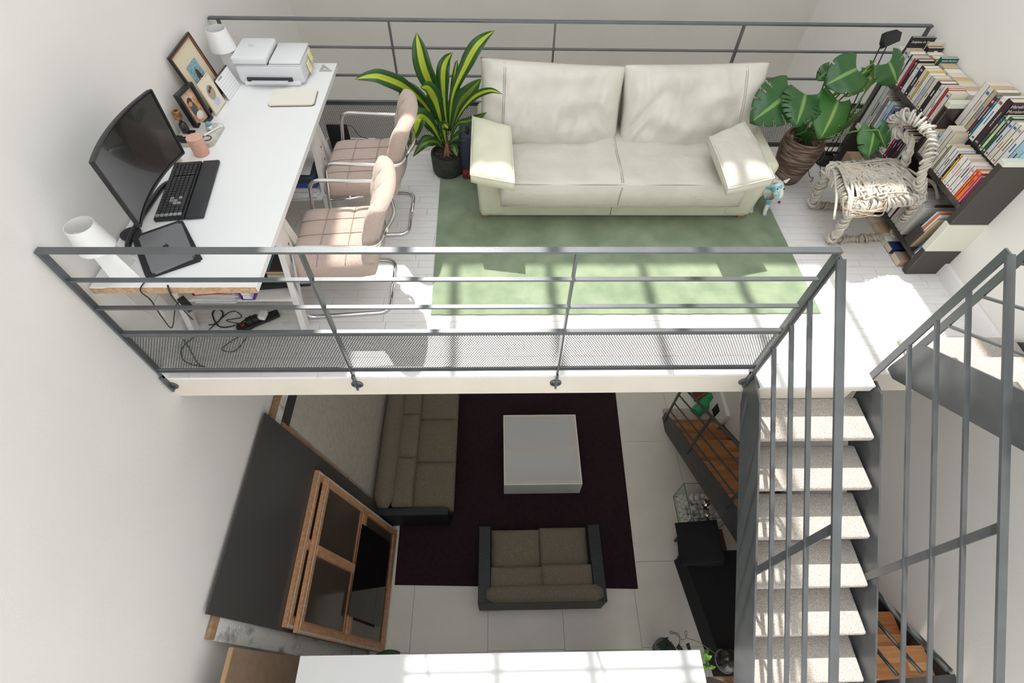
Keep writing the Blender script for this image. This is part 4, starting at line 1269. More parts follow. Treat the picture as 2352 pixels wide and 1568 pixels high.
c0 = (1025, 315, 3.655)
leaves = [
 ([(1022, 300, 3.655), (1005, 235, 3.65), (975, 160, 3.64), (963, 110, 3.64), (957, 75, 3.66)], .125, M_drac),
 ([(1028, 300, 3.655), (1020, 230, 3.66), (1018, 170, 3.66), (1025, 140, 3.66), (1040, 120, 3.64)], .095, M_drac),
 ([(1032, 300, 3.65), (1040, 220, 3.63), (1070, 150, 3.62), (1092, 110, 3.62), (1112, 88, 3.62), (1136, 70, 3.6)], .095, M_drac),
 ([(1020, 310, 3.655), (1003, 240, 3.6), (985, 205, 3.5), (965, 200, 3.4)], .12, M_drac),
 ([(1018, 305, 3.655), (975, 240, 3.6), (930, 200, 3.5), (880, 178, 3.42), (850, 175, 3.38), (815, 182, 3.36)], .10, M_drac),
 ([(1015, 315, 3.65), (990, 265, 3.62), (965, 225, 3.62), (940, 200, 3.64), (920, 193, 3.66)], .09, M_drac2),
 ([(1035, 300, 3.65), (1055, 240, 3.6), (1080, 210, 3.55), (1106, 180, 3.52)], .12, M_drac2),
 ([(1035, 305, 3.65), (1060, 255, 3.55), (1090, 222, 3.45), (1125, 208, 3.36), (1154, 216, 3.3)], .05, M_drac),
 ([(1015, 330, 3.65), (990, 285, 3.55), (965, 270, 3.45), (955, 295, 3.4), (945, 330, 3.4)], .12, M_drac),
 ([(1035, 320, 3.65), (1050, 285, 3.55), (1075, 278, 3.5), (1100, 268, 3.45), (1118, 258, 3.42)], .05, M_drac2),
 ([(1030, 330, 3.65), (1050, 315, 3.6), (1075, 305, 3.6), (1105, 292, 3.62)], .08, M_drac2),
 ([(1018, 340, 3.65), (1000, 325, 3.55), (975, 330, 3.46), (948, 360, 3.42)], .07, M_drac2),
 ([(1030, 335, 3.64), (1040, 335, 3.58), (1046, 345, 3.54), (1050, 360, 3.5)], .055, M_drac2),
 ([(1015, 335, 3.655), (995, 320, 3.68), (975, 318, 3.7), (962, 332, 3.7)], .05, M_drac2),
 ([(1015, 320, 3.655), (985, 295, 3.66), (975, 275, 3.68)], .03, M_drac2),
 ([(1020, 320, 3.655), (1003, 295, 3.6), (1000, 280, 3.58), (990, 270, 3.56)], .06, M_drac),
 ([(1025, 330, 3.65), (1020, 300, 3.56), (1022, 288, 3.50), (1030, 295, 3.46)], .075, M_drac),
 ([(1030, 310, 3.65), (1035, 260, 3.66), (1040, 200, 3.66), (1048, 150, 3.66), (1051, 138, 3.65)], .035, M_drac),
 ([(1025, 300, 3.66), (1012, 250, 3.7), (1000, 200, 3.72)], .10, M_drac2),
 ([(1035, 300, 3.66), (1050, 240, 3.72), (1055, 200, 3.74)], .09, M_drac2),
 ([(1005, 300, 3.66), (960, 262, 3.76), (940, 255, 3.8)], .06, M_drac2)]
for pts, wd, m in leaves: blade(L(*pts), wd, m, pl)

# monstera
QX, QY = 2.395, 3.575
ms = thing('potted_plant', 'monstera with split leaves in a brown ribbed clay pot right of the sofa', 'plant', (QX, QY, 0))
prof = [(0, .0), (.095, .0), (.105, .015), (.125, .10), (.148, .20), (.158, .29), (.155, .35), (.146, .385), (.14, .39), (.132, .385), (.138, .35), (0, .335)]
pp = []
for (r0, z0), (r1, z1) in zip(prof, prof[1:]):
    k = max(1, int(abs(z1 - z0) / .008))
    for i in range(k): pp.append((r0 + (r1 - r0) * i / k + (.0016 * math.sin((z0 + (z1 - z0) * i / k) * 420) if z0 > .01 and r0 > .1 and k > 1 else 0), z0 + (z1 - z0) * i / k))
pp.append(prof[-1])
bm = B(); lathe(bm, pp, (QX, QY, 0), 48)
Mt = (Matrix.Translation((QX, QY, 0)))
obj('pot', bm, mat('brown_streaked_clay', (.115, .062, .042), .75, c2=(.36, .30, .23), n=7, stretch=(1, 1, 9), ramp=(.46, .68), bump=.3, bscale=50), ms, smooth='auto')
bm = B(); lathe(bm, [(0, .345), (.136, .338)], (QX, QY, 0), 30)
for k in range(90):
    a, r = ro.uniform(0, 2 * PI), .125 * math.sqrt(ro.random()); sphere(bm, (QX + r * math.cos(a), QY + r * math.sin(a), .345), ro.uniform(.004, .01), 6, 4)
o = obj('soil', bm, mat('potting_soil', (.03, .018, .012), .95), ms); o['kind'] = 'stuff'
def leafm(name, a, b): return uvmat(name, a, b, .006, .3)
M_mon = leafm('glossy_split_leaf', (.022, .085, .018), (.16, .28, .07)); M_mon2 = leafm('yellowish_split_leaf', (.09, .17, .02), (.30, .38, .10)); M_mon3 = leafm('mid_green_split_leaf', (.035, .12, .02), (.22, .33, .08))
def monstera_leaf(base, tip, width, up, m, cuts=5, name='leaf', droop=.18, parent=ms, seed=0):
    base, tip = Vector(base), Vector(tip)
    Ln = (tip - base).length
    M = frame(base, tip - base, up)
    bm = B(); uvl = bm.loops.layers.uv.new('UVMap')
    N, K = 64, 8
    rl = random.Random(seed)
    ct = [(.22 + .66 * (i + .5) / max(cuts, 1) + rl.uniform(-.015, .015), rl.uniform(.5, .72)) for i in range(cuts)]
    for sg in (1, -1):
        def pt(i, k):
            t, s = i / N, k / K
            hw = (.5 * width) * (math.sin(PI * min(1, (t + .22) / 1.22)) ** .75) * (1 - .18 * t)
            back = .30 * Ln * s ** 1.5 * (1 - t) ** 1.6
            x = t * Ln - back; y = sg * s * hw
            z = -droop * Ln * (t ** 2) - droop * 1.2 * Ln * (s ** 2) * .5 + .004 * math.sin(t * 16) * s
            return M @ Vector((x, y, z))
        G = [[bm.verts.new(pt(i, k)) for k in range(K + 1)] for i in range(N + 1)]
        for i in range(N):
            for k in range(K):
                tm = (i + .5) / N - .0; s = (k + .5) / K
                skip = False
                for c, r in ct:
                    cc = c + .10 * (s - r) + (.012 if sg > 0 else -.012)
                    if s > r and abs(tm - cc) < .007 + .016 * (s - r) / (1 - r): skip = True
                if skip: continue
                f = bm.faces.new((G[i][k], G[i + 1][k], G[i + 1][k + 1], G[i][k + 1]))
                for l, (a, b) in zip(f.loops, ((i, k), (i + 1, k), (i + 1, k + 1), (i, k + 1))): l[uvl].uv = (.5 + sg * .5 * b / K, a / N)
    for v in [v for v in bm.verts if not v.link_faces]: bm.verts.remove(v)
    bmesh.ops.remove_doubles(bm, verts=bm.verts, dist=1e-5)
    return thick(obj(name, bm, m, parent, smooth=True), .0014)
M_stem = mat('green_leaf_stalk', (.10, .20, .05), .5)
def stalk(pts, r=.006):
    bm = B(); tube(bm, smoothpath(pts, 8), r, 7); obj('stalk', bm, M_stem, ms, smooth=True)
root = Vector((QX, QY, .35))
U = lambda u, v, y: P(u, v, y=y)
ML = [  # base px, tip px, depth base, depth tip, width, up, material, cuts
 ((1815, 213, 3.45), (1740, 268, 3.28), .30, (.1, -.6, 1), M_mon, 4),
 ((1850, 217, 3.40), (1838, 278, 3.20), .27, (0, -.7, 1), M_mon, 6),
 ((1968, 158, 3.42), (1905, 188, 3.36), .25, (.1, -.6, 1), M_mon, 1),
 ((1925, 232, 3.38), (1898, 310, 3.18), .27, (.15, -.8, .8), M_mon3, 1),
 ((1990, 162, 3.42), (1900, 228, 3.42), .05, (.1, -.6, 1), M_mon2, 0),
 ((2042, 143, 3.40), (2068, 190, 3.34), .20, (-.1, -.8, .8), M_mon, 3),
 ((2005, 175, 3.42), (1945, 225, 3.40), .11, (.2, -.7, .9), M_mon2, 4),
 ((2008, 298, 3.15), (2000, 362, 3.05), .17, (-.1, -.9, .6), M_mon3, 1),
 ((2018, 298, 3.12), (2035, 350, 3.08), .11, (-.9, -.6, .5), M_mon, 3),
 ((1905, 160, 3.5), (1875, 185, 3.5), .12, (.1, -.7, .9), M_mon, 1),
 ((1975, 265, 3.35), (1935, 315, 3.45), .18, (.3, -.8, .6), mat('olive_leaf', (.07, .12, .015), .45), 0),
 ((1852, 300, 3.5), (1815, 318, 3.62), .15, (-.2, -.8, .6), M_mon, 0),
 ((1790, 230, 3.55), (1760, 240, 3.6), .10, (0, -.6, 1), M_mon, 0),
 ((1745, 215, 3.68), (1728, 228, 3.7), .07, (0, -.8, .7), M_mon, 0),
 ((1995, 155, 3.44), (2008, 185, 3.42), .10, (-.1, -.8, .6), M_mon, 1)]
for k, (b_, t_, wd, up_, m, cuts) in enumerate(ML):
    a, t = U(*b_), U(*t_)
    monstera_leaf(a, t, wd * (1.2 if wd > .15 else 1), up_, m, cuts, seed=k)
    mid = root.lerp(a, .5) + Vector((0, .03, .06))
    if k in (7, 8): stalk([root, U(1905, 318, 3.35), U(1960, 302, 3.2), a], .006)
    elif k == 5: stalk([root, U(1930, 290, 3.4), U(1985, 215, 3.42), U(2015, 175, 3.42), a], .006)
    else: stalk([root + Vector((.02 * math.cos(k), .02 * math.sin(k), -.01)), mid, a], .0055)
for k, pts in enumerate(([(1800, 325, 3.5), (1790, 345, 3.42), (1778, 372, 3.4)], [(1880, 325, 3.5), (1895, 350, 3.45), (1880, 372, 3.42), (1872, 345, 3.44), (1900, 335, 3.42)], [(1858, 400, 3.6), (1868, 408, 3.55), (1862, 418, 3.5)])):
    bm = B(); tube(bm, smoothpath([root] + [U(*p) for p in pts], 8), .003, 5); obj('aerial_root', bm, mat('brown_root', (.14, .07, .04), .8), ms, smooth=True)

# ------------------------------------------------------------------ black floor lamp behind the monstera
q = P(1905, 372, z=0)
fl_ = thing('floor_lamp', 'thin black floor lamp with an angular head behind the monstera', 'lamp', (2.80, 3.80, 0))
bx, by = 2.80, 3.80
bm = B(); lathe(bm, [(0, 0), (.065, 0), (.068, .004), (.062, .07), (.05, .078), (0, .08)], (bx, by, 0), 30); obj('base', bm, M_blackm, fl_, smooth='auto')
bm = rbox(bx - .03, bx + .09, by - .012, by + .012, .085, .10, .002, 1); obj('base_bar', bm, M_blackm, fl_)
hd = P(2042, 92, y=3.75)
for k, (dx) in enumerate((-.014, .018)):
    bm = B(); tube(bm, [(bx + dx * 1.2, by, .08), (bx + dx + .0, by, .52)], .004, 6); obj('rod', bm, M_blackm, fl_, smooth=True)
j = Vector((bx, by, .52))
for dx in (-.022, .022):
    bm = B(); tube(bm, [j + Vector((dx, 0, 0)), hd + Vector((dx, .02, -.04))], .004, 6); obj('rod', bm, M_blackm, fl_, smooth=True)
bm = B(); tube(bm, [j - Vector((.03, 0, 0)), j + Vector((.03, 0, 0))], .006, 6); obj('hinge', bm, M_black, fl_)
bm = B(); prism(bm, [(-.05, -.04), (.055, -.03), (.075, .02), (.04, .05), (-.03, .055), (-.055, .0)], -.025, .02, 'y')
bm.transform(Matrix.Translation(hd) @ Matrix.Rotation(-.7, 4, 'X') @ Matrix.Rotation(-.3, 4, 'Y')); obj('lamp_head', bm, M_blackm, fl_)
bm = B(); tube(bm, [hd + Vector((.0, 0, .02)), P(2055, 70, y=3.75)], .0015, 5); obj('aerial', bm, M_blackm, fl_)
cable('floor_lamp_lead', 'black cord curling on the floor from the floor lamp', [(bx - .05, by - .03, .01), P(1885, 385, z=.006), P(1884, 402, z=.006), P(1895, 412, z=.006), P(1915, 415, z=.006)], .003, M_black)

# backpack and dog figure
bp = thing('backpack', 'navy and red backpack standing behind the left sofa arm', 'backpack', (-.235, 3.68, 0))
bm = pillow(.20, .40, .17, edge=.6, n=14, p=4); bm.transform(Matrix.Translation((-.215, 3.70, .205)) @ Matrix.Rotation(PI / 2, 4, 'Y') @ Matrix.Rotation(PI / 2, 4, 'Z'))
bm2 = B(); bm.free()
add(bm2, rbox(-.30, -.16, 3.56, 3.78, .01, .40, .04, 4)); obj('bag_body', bm2, mat('navy_nylon', (.02, .03, .055), .5), bp, smooth='auto')
bm = rbox(-.285, -.17, 3.535, 3.57, .012, .09, .01, 2); obj('bottom_pocket', bm, mat('red_check', (.35, .02, .02), .6, c2=(.12, .01, .01), n=60), bp, smooth='auto')
bm = B(); tube(bm, smoothpath([(-.23, 3.6, .38), (-.23, 3.55, .43), (-.23, 3.60, .44), (-.23, 3.66, .40)], 6), .012, 6); obj('strap', bm, M_black, bp, smooth=True)

def skin_body(name, verts, edges, radii, m, parent, sub_=2):
    me = bpy.data.meshes.new(name); me.from_pydata([tuple(v) for v in verts], edges, [])
    o = bpy.data.objects.new(name, me); COL.objects.link(o)
    o.modifiers.new('skin', 'SKIN')
    if not me.skin_vertices: me.attributes
    for i, sv in enumerate(me.skin_vertices[0].data):
        r = radii[i]; sv.radius = (r, r) if not isinstance(r, tuple) else r
        sv.use_root = i == 0
    s2 = o.modifiers.new('sub', 'SUBSURF'); s2.levels = s2.render_levels = sub_
    dg = bpy.context.evaluated_depsgraph_get(); dg.update()
    ev = o.evaluated_get(dg); m2 = bpy.data.meshes.new_from_object(ev)
    bpy.data.objects.remove(o)
    b = B(); b.from_mesh(m2)
    return obj(name, b, m, parent, smooth=True)
dg_ = thing('dog_figurine', 'white terrier figurine splashed with blue paint, standing beside the sofa', 'figurine', (2.06, 3.25, 0))
DX, DY = 2.035, 3.125
M_dog = mat('white_glaze_blue_splash', (.70, .68, .58), .45, c2=(.10, .45, .62), n=14, detail=2, ramp=(.555, .60), bump=.6, bscale=45)
bv = [(DX - .03, DY + .33, .235), (DX - .015, DY + .17, .235), (DX, DY + .05, .25), (DX + .005, DY - .015, .285), (DX + .01, DY - .05, .30),   # 0-4 spine, neck, head
      (DX + .012, DY - .10, .265), (DX + .012, DY - .125, .245),                                                    # muzzle
      (DX + .04, DY + .03, .19), (DX + .045, DY + .02, .09), (DX + .04, DY - .005, .018), (DX + .04, DY - .035, .014),  # front leg R
      (DX - .05, DY + .04, .19), (DX - .06, DY + .05, .09), (DX - .06, DY + .03, .018), (DX - .06, DY, .014),            # front leg L
      (DX - .0, DY + .36, .17), (DX + .01, DY + .32, .10), (DX + .01, DY + .37, .06), (DX + .01, DY + .345, .014),
      (DX - .07, DY + .36, .17), (DX - .08, DY + .32, .10), (DX - .08, DY + .37, .06), (DX - .08, DY + .345, .014),
      (DX - .035, DY + .39, .27), (DX - .035, DY + .40, .33)]
be = [(0, 1), (1, 2), (2, 3), (3, 4), (4, 5), (5, 6), (2, 7), (7, 8), (8, 9), (9, 10), (2, 11), (11, 12), (12, 13), (13, 14), (0, 15), (15, 16), (16, 17), (17, 18), (0, 19), (19, 20), (20, 21), (21, 22), (0, 23), (23, 24)]
br_ = [.068, .072, .075, .052, .052, .036, .026, .034, .02, .018, .02, .034, .02, .018, .02, .04, .03, .017, .017, .04, .03, .017, .017, .02, .012]
skin_body('body', bv, be, br_, M_dog, dg_)
for sg in (-1, 1):
    bm = B(); prism(bm, [(-.014, 0), (.014, 0), (.004, .04)], -.005, .005, 'y'); bm.transform(Matrix.Translation((DX + .01 + sg * .036, DY - .04, .33)) @ Matrix.Rotation(sg * .6, 4, 'Y')); obj('ear', bm, M_dog, dg_)
    bm = B(); sphere(bm, (DX + .011 + sg * .024, DY - .092, .31), .006, 8, 6); obj('eye', bm, M_black, dg_, smooth=True)
bm = B(); sphere(bm, (DX + .012, DY - .148, .238), .010, 8, 6); obj('nose', bm, M_hair, dg_, smooth=True)

# ------------------------------------------------------------------ rope chair
M_rope = mat('natural_cotton_rope', (.64, .58, .50), .95, c2=(.76, .71, .63), n=30, bump=.8, bscale=260)
M_rope2 = mat('peach_cotton_cord', (.66, .52, .38), .95)
M_roped = mat('dusty_cotton_rope', (.48, .42, .35), .95, c2=(.56, .50, .42), n=30, bump=.8, bscale=260)
rc = thing('rope_chair', 'chair wrapped all over in knotted cream rope in front of the bookcase', 'chair', (2.66, 2.95, 0))
ro = random.Random(21)
def rope_part(name, path, R, rr=.0088, pitch=.0215, m=M_rope, jit=.5):
    bm = B()
    tube(bm, smoothpath(path, 6), R * .78, 8)
    coil(bm, path, R, rr, pitch, jit, 6, ro)
    return obj(name, bm, m, rc, smooth=True)
H = .45
sfl, snl = P(1905, 385, z=.42), P(1962, 478, z=.42)      # seat corners on the sofa side (far, near)
sfr, snr = P(2052, 375, z=.43), P(2112, 452, z=.43)
ffl, fnl = Vector((2.475, 3.20, .03)), Vector((2.455, 2.80, .03))
ffr, fnr = Vector((2.90, 3.17, .03)), Vector((2.955, 2.84, .03))
rope_part('leg', [ffl, ffl.lerp(sfl, .3) + Vector((-.0, .0, 0)), ffl.lerp(sfl, .65), sfl + Vector((0, 0, -.03))], .030)
rope_part('leg', [fnl, fnl.lerp(snl, .3) + Vector((.02, 0, 0)), fnl.lerp(snl, .65), snl + Vector((0, 0, -.03))], .026)
rope_part('runner', [ffl, ffl.lerp(ffr, .5), ffr], .023, m=M_roped)
rope_part('runner', [fnl, fnl.lerp(fnr, .5), fnr], .023, m=M_roped)
rope_part('leg', [ffr, ffr.lerp(sfr, .5), sfr], .026)
rope_part('leg', [fnr, fnr.lerp(snr, .4) + Vector((.01, 0, 0)), snr], .028)
# arched back standing on the two rear corners
tN, tF = P(2143, 335, x=2.80), P(2050, 285, x=2.74)
pN = [snr + Vector((0, 0, .0)), P(2118, 400, x=2.80), P(2140, 340, x=2.78), P(2138, 308, x=2.76), P(2112, 282, x=2.74), P(2085, 265, x=2.72), P(2062, 268, x=2.72), P(2048, 288, x=2.73), P(2055, 300, x=2.75)]
pN2 = [P(2055, 300, x=2.75), P(2072, 312, x=2.77), P(2093, 322, x=2.80), P(2088, 345, x=2.81), P(2078, 372, x=2.83), P(2068, 400, x=2.84), sfr]
rope_part('backrest', pN, .026, .0085, .020, jit=.75)
rope_part('backrest', pN2, .023, .0085, .020, jit=.75)
# woven seat: solid core and many ropes thrown over it
bm = B()
core = [sfl, snl, snr, sfr]
V0 = [bm.verts.new((p.x, p.y, p.z - .035)) for p in core]; V1 = [bm.verts.new((p.x, p.y, p.z + .01)) for p in core]
bm.faces.new(V0[::-1]); bm.faces.new(V1)
for i in range(4): bm.faces.new((V0[i], V0[(i + 1) % 4], V1[(i + 1) % 4], V1[i]))
obj('seat', bm, M_roped, rc)
for a, b in ((sfl, snl), (snl, snr), (sfl, sfr), (sfr, snr)): rope_part('seat_rail', [a, a.lerp(b, .5) + Vector((0, 0, -.01)), b], .034, .009, .022)
def onseat(a, b): return sfl.lerp(sfr, a).lerp(snl.lerp(snr, a), b)
bm, bm2 = B(), B()
for k in range(80):
    a0, a1 = ro.uniform(-.05, .95), ro.uniform(.1, 1.0)
    ang = ro.choice((0, 0, 1))
    if ang: e0, e1 = (ro.uniform(-.08, .02), ro.uniform(-.05, 1.05)), (ro.uniform(.98, 1.08), ro.uniform(-.05, 1.05))
    else: e0, e1 = (a0, -.08), (a0 + ro.uniform(-.35, .5), 1.08)
    pts = []
    for i in range(6):
        t = i / 5
        a, b = e0[0] + (e1[0] - e0[0]) * t + ro.uniform(-.03, .03), e0[1] + (e1[1] - e0[1]) * t + ro.uniform(-.02, .02)
        p = onseat(a, b); p.z += .022 + .035 * math.sin(PI * t) * .6 + ro.uniform(0, .02)
        pts.append(p)
    pts[0].z -= .045; pts[-1].z -= .055
    tube(bm2 if ro.random() < .16 else bm, smoothpath(pts, 5), ro.uniform(.007, .0095), 6)
o = obj('rope_weave', bm, M_rope, rc, smooth=True); o['kind'] = 'stuff'
bmk = B()
for k in range(16):   # knots and loops gathered on the seat front
    a, b = ro.uniform(.05, .5), ro.uniform(.2, 1.0)
    c = onseat(a, b) + Vector((0, 0, .055)); R1 = ro.uniform(.018, .04); ph = ro.uniform(0, 6)
    tube(bmk, [c + Vector((R1 * math.cos(q * .55 + ph), R1 * math.sin(q * .55 + ph) * .8, .012 * math.sin(q * 1.3))) for q in range(12)], .008, 6, closed=True)
obj('knot', bmk, M_rope, rc, smooth=True)['kind'] = 'stuff'
for k in range(7):
    c = snl + Vector((.07, .02, -.01)); R1 = .06 + .012 * k
    tube(bm2, [c + Vector((R1 * 1.25 * math.cos(q * .5), R1 * .5 * math.sin(q * .5), .03 - .035 * math.cos(q * .5 + k) - .045 * (math.sin(q * .5) < 0))) for q in range(13)], .0042, 5, closed=True)
o = obj('peach_cord', bm2, M_rope2, rc, smooth=True); o['kind'] = 'stuff'

# ------------------------------------------------------------------ bookcase
M_lam = mat('dark_brown_gloss_laminate', (.040, .030, .026), .22, coat=.4)
M_lamm = mat('dark_brown_laminate', (.050, .044, .040), .5)
M_bone = mat('cream_laminate', (.66, .66, .56), .4)
XF = 2.90
bc = thing('bookcase', 'dark brown bookcase with cream blocks against the right wall', 'bookcase', (3.0, 3.1, 0))
def bpart(name, x0, x1, y0, y1, z0, z1, m=M_lam, r=.004):
    return obj(name, rbox(x0, x1, y0, y1, z0, z1, r, 1), m, bc)
YE = 2.485
bpart('side_panel', XF, XR, YE, YE + .05, 0, .221, M_lamm)
bpart('cream_block', XF - .002, XR, YE - .001, YE + .052, .222, .455, M_bone)
bpart('side_panel', XF, XR, YE, YE + .05, .456, .885, M_lamm)
bpart('cream_block', XF - .002, XR, YE - .001, YE + .052, .886, .915, M_bone)
bpart('shelf_board', XF, XR, YE + .05, 3.10, .105, .14)
bpart('shelf_board', XF, XR, YE + .05, 3.10, .545, .58)
bpart('riser_board', 3.02, XR, YE + .05, 3.10, .78, .80)
bpart('side_panel', XF, XR, 3.10, 3.145, 0, .885)
bpart('cream_block', XF - .002, XR, 3.099, 3.146, .886, .925, M_bone)
bpart('shelf_board', XF, XR, 3.145, 3.80, .71, .75)
bpart('shelf_board', XF, XR, 3.145, 3.80, .33, .368)
bpart('cream_block', XF - .003, XR, 3.62, 3.80, .330, .369, M_bone)
bpart('side_panel', XF, XR, 3.80, 3.845, 0, .885)
bpart('cream_block', XF - .002, XR, 3.799, 3.846, .886, .935, M_bone)
bpart('side_panel', XF, XR, 3.845, 3.85, 0, .7, mat('grey_side', (.35, .35, .36), .5))
def booklets(rowname, where, specs, yfar, xf, z, group, lean=0., depth=.13, gap=.0006):
    """books stand in a row from yfar toward the camera; spec = (thickness, height, colour name, colour[, depth[, desc]])"""
    y = yfar; out = []
    ordw = ['first', 'second', 'third', 'fourth', 'fifth', 'sixth', 'seventh', 'eighth', 'ninth', 'tenth', 'eleventh', 'twelfth', 'thirteenth', 'fourteenth', 'fifteenth', 'sixteenth', 'seventeenth', 'eighteenth', 'nineteenth', 'twentieth', 'twenty-first', 'twenty-second', 'twenty-third', 'twenty-fourth']
    for i, sp in enumerate(specs):
        t_, h, cn, c = sp[:4]
        dp = sp[4] if len(sp) > 4 and sp[4] else depth
        lab = sp[5] if len(sp) > 5 else '%s book, %s from the far end %s' % (cn, ordw[i], where)
        bk = thing('book', lab, 'book', (xf + dp / 2, y - t_ / 2, z), 0, group)
        M = Matrix.Translation((xf, y - t_ / 2, z)) @ Matrix.Rotation(lean, 4, 'X') @ Matrix.Translation((-xf, -(y - t_ / 2), -z))
        bm = B(); ya, yb = y - t_, y - gap
        cv = .0018
        box(bm, xf, xf + cv, ya, yb, z, z + h); box(bm, xf, xf + dp, ya, ya + cv, z, z + h); box(bm, xf, xf + dp, yb - cv, yb, z, z + h)
        bm.transform(M)
        obj('cover', bm, mat('cover_' + cn.replace(' ', '_'), c, .45), bk)
        bm = B(); box(bm, xf + cv, xf + dp - .003, ya + cv, yb - cv, z + .002, z + h - .003); bm.transform(M)
        obj('pages', bm, M_pg[(i * 7) % 3], bk)
        out.append((bk, y, t_, h, dp, M))
        y -= t_
    return out
M_pg = [mat('page_block_cream', (.66, .58, .46), .9), mat('page_block_tan', (.55, .40, .26), .9), mat('page_block_white', (.72, .69, .64), .9)]
W_, C_, BK, RD, GR = ('white', (.72, .71, .69)), ('cream', (.66, .61, .50)), ('black', (.02, .02, .022)), ('red', (.45, .03, .04)), ('pale grey', (.48, .48, .47))
YL, TL, MR, LB, NV, OR, PK, OL = ('yellow', (.80, .55, .02)), ('teal', (.0, .22, .26)), ('maroon', (.16, .02, .04)), ('light blue', (.35, .55, .68)), ('navy', (.02, .04, .12)), ('orange', (.80, .16, .02)), ('pink', (.65, .12, .28)), ('dark green', (.03, .09, .05))
def S_(t, h, c, *a): return (t, h, c[0], c[1], *a)
r1 = [S_(.018, .275, BK, .17, 'tall black book with white lettering at the far end of the top shelf'), S_(.045, .205, C_), S_(.030, .20, W_), S_(.012, .20, BK), S_(.030, .20, W_), S_(.024, .195, RD), S_(.028, .205, BK), S_(.042, .19, W_), S_(.036, .20, BK), S_(.036, .20, C_), S_(.014, .20, YL), S_(.036, .195, W_), S_(.036, .20, GR), S_(.034, .20, C_), S_(.036, .205, BK), S_(.032, .20, C_), S_(.024, .215, W_), S_(.020, .21, RD), S_(.036, .205, C_)]
sc = .635 / sum(s[0] for s in r1); r1 = [(s[0] * sc, *s[1:]) for s in r1]
o1 = booklets('top', 'in the top front row', r1, 3.79, 2.905, .751, 'paperbacks in the front row of the top shelf', depth=.115)
r1b = [S_(.03, .25, C_, .11, 'cream book standing tallest in the far corner of the top shelf rear row'), S_(.03, .225, BK, .11), S_(.05, .20, C_), S_(.05, .205, ('tan', (.5, .36, .22))), S_(.012, .20, TL), S_(.02, .205, YL), S_(.022, .235, ('deep teal', (.0, .12, .14)), .12, 'deep teal hardback standing above the rear row of the top shelf'), S_(.06, .205, ('tan', (.5, .36, .22))), S_(.05, .20, C_), S_(.05, .20, W_), S_(.045, .20, C_), S_(.014, .20, YL), S_(.05, .20, W_), S_(.05, .20, C_), S_(.05, .20, W_)]
sc = .64 / sum(s[0] for s in r1b); r1b = [(s[0] * sc, *s[1:]) for s in r1b]
o1b = booklets('top rear', 'in the top rear row', r1b, 3.79, 3.03, .751, 'paperbacks in the rear row of the top shelf', depth=.115)
r2 = [S_(.05, .32, ('pale green grey', (.52, .54, .50)), .22), S_(.04, .335, GR, .24, 'grey art book with a large black disc on its cover'), S_(.022, .29, C_, .2, 'cream art book with bold black lettering on its spine'), S_(.028, .285, ('black and white', (.2, .2, .2)), .2), S_(.026, .28, W_, .2), S_(.04, .29, LB, .22), S_(.028, .28, ('violet blue', (.22, .18, .35)), .2), S_(.02, .26, BK, .2), S_(.016, .25, ('crimson', (.35, .02, .10)), .2), S_(.03, .265, W_, .2), S_(.018, .26, TL, .2), S_(.028, .25, C_, .2), S_(.03, .25, W_, .2), S_(.026, .24, ('dark red', (.28, .01, .02)), .2), S_(.022, .24, NV, .2), S_(.022, .235, BK, .2), S_(.022, .24, MR, .18), S_(.022, .235, ('charcoal', (.04, .04, .045)), .2), S_(.02, .24, W_, .2), S_(.03, .235, BK, .2)]
sc = .625 / sum(s[0] for s in r2); r2 = [(s[0] * sc, *s[1:]) for s in r2]
o2 = booklets('art', 'on the art book shelf', r2, 3.79, 2.905, .369, 'art books on the middle shelf', depth=.2)
r3 = [S_(.03, .17, C_), S_(.03, .175, W_), S_(.025, .18, ('pale blue portrait', (.40, .55, .60)), .15, 'book with a pale blue portrait cover beside the rope chair back'), S_(.05, .245, W_, .13, 'tall white book with grey spine lettering on the lower shelf'), S_(.035, .235, C_), S_(.03, .17, W_), S_(.016, .18, ('olive', (.35, .36, .10))), S_(.035, .19, W_), S_(.03, .19, W_), S_(.022, .185, ('violet edged white', (.62, .58, .66))), S_(.014, .185, BK), S_(.016, .19, YL), S_(.045, .20, W_), S_(.036, .20, W_), S_(.04, .20, ('off-white', (.68, .66, .63))), S_(.032, .20, ('red topped white', (.70, .60, .58))), S_(.02, .20, ('orange red', (.75, .10, .02))), S_(.03, .205, OR), S_(.018, .19, PK)]
sc = .545 / sum(s[0] for s in r3); r3 = [(s[0] * sc, *s[1:]) for s in r3]
o3 = booklets('mid', 'in the lower front row', r3, 3.095, 2.905, .581, 'books in the front row of the lower unit', depth=.115)
r4 = [S_(.045, .27, ('pinkish white', (.70, .64, .62))), S_(.04, .265, C_), S_(.035, .27, ('black and cream', (.40, .35, .24)), None, 'cream book with broken black lettering in the raised row'), S_(.022, .25, MR), S_(.018, .255, TL), S_(.04, .275, W_), S_(.045, .285, ('dark plum', (.045, .02, .03)), .15, 'thick dark plum hardback with a white-lettered cover facing the camera'), S_(.024, .21, OL), S_(.02, .225, ('lime and cream', (.60, .62, .38))), S_(.024, .23, ('bottle green', (.02, .10, .04))), S_(.03, .22, ('white and blue', (.55, .58, .66))), S_(.035, .23, C_), S_(.035, .235, ('ivory', (.70, .67, .58))), S_(.04, .23, W_), S_(.05, .225, LB, .15, 'light blue book at the near end of the raised row')]
sc = .555 / sum(s[0] for s in r4); r4 = [(s[0] * sc, *s[1:]) for s in r4]
o4 = booklets('raised', 'in the raised rear row', r4, 3.09, 3.0, .802, 'books in the raised rear row', depth=.145)
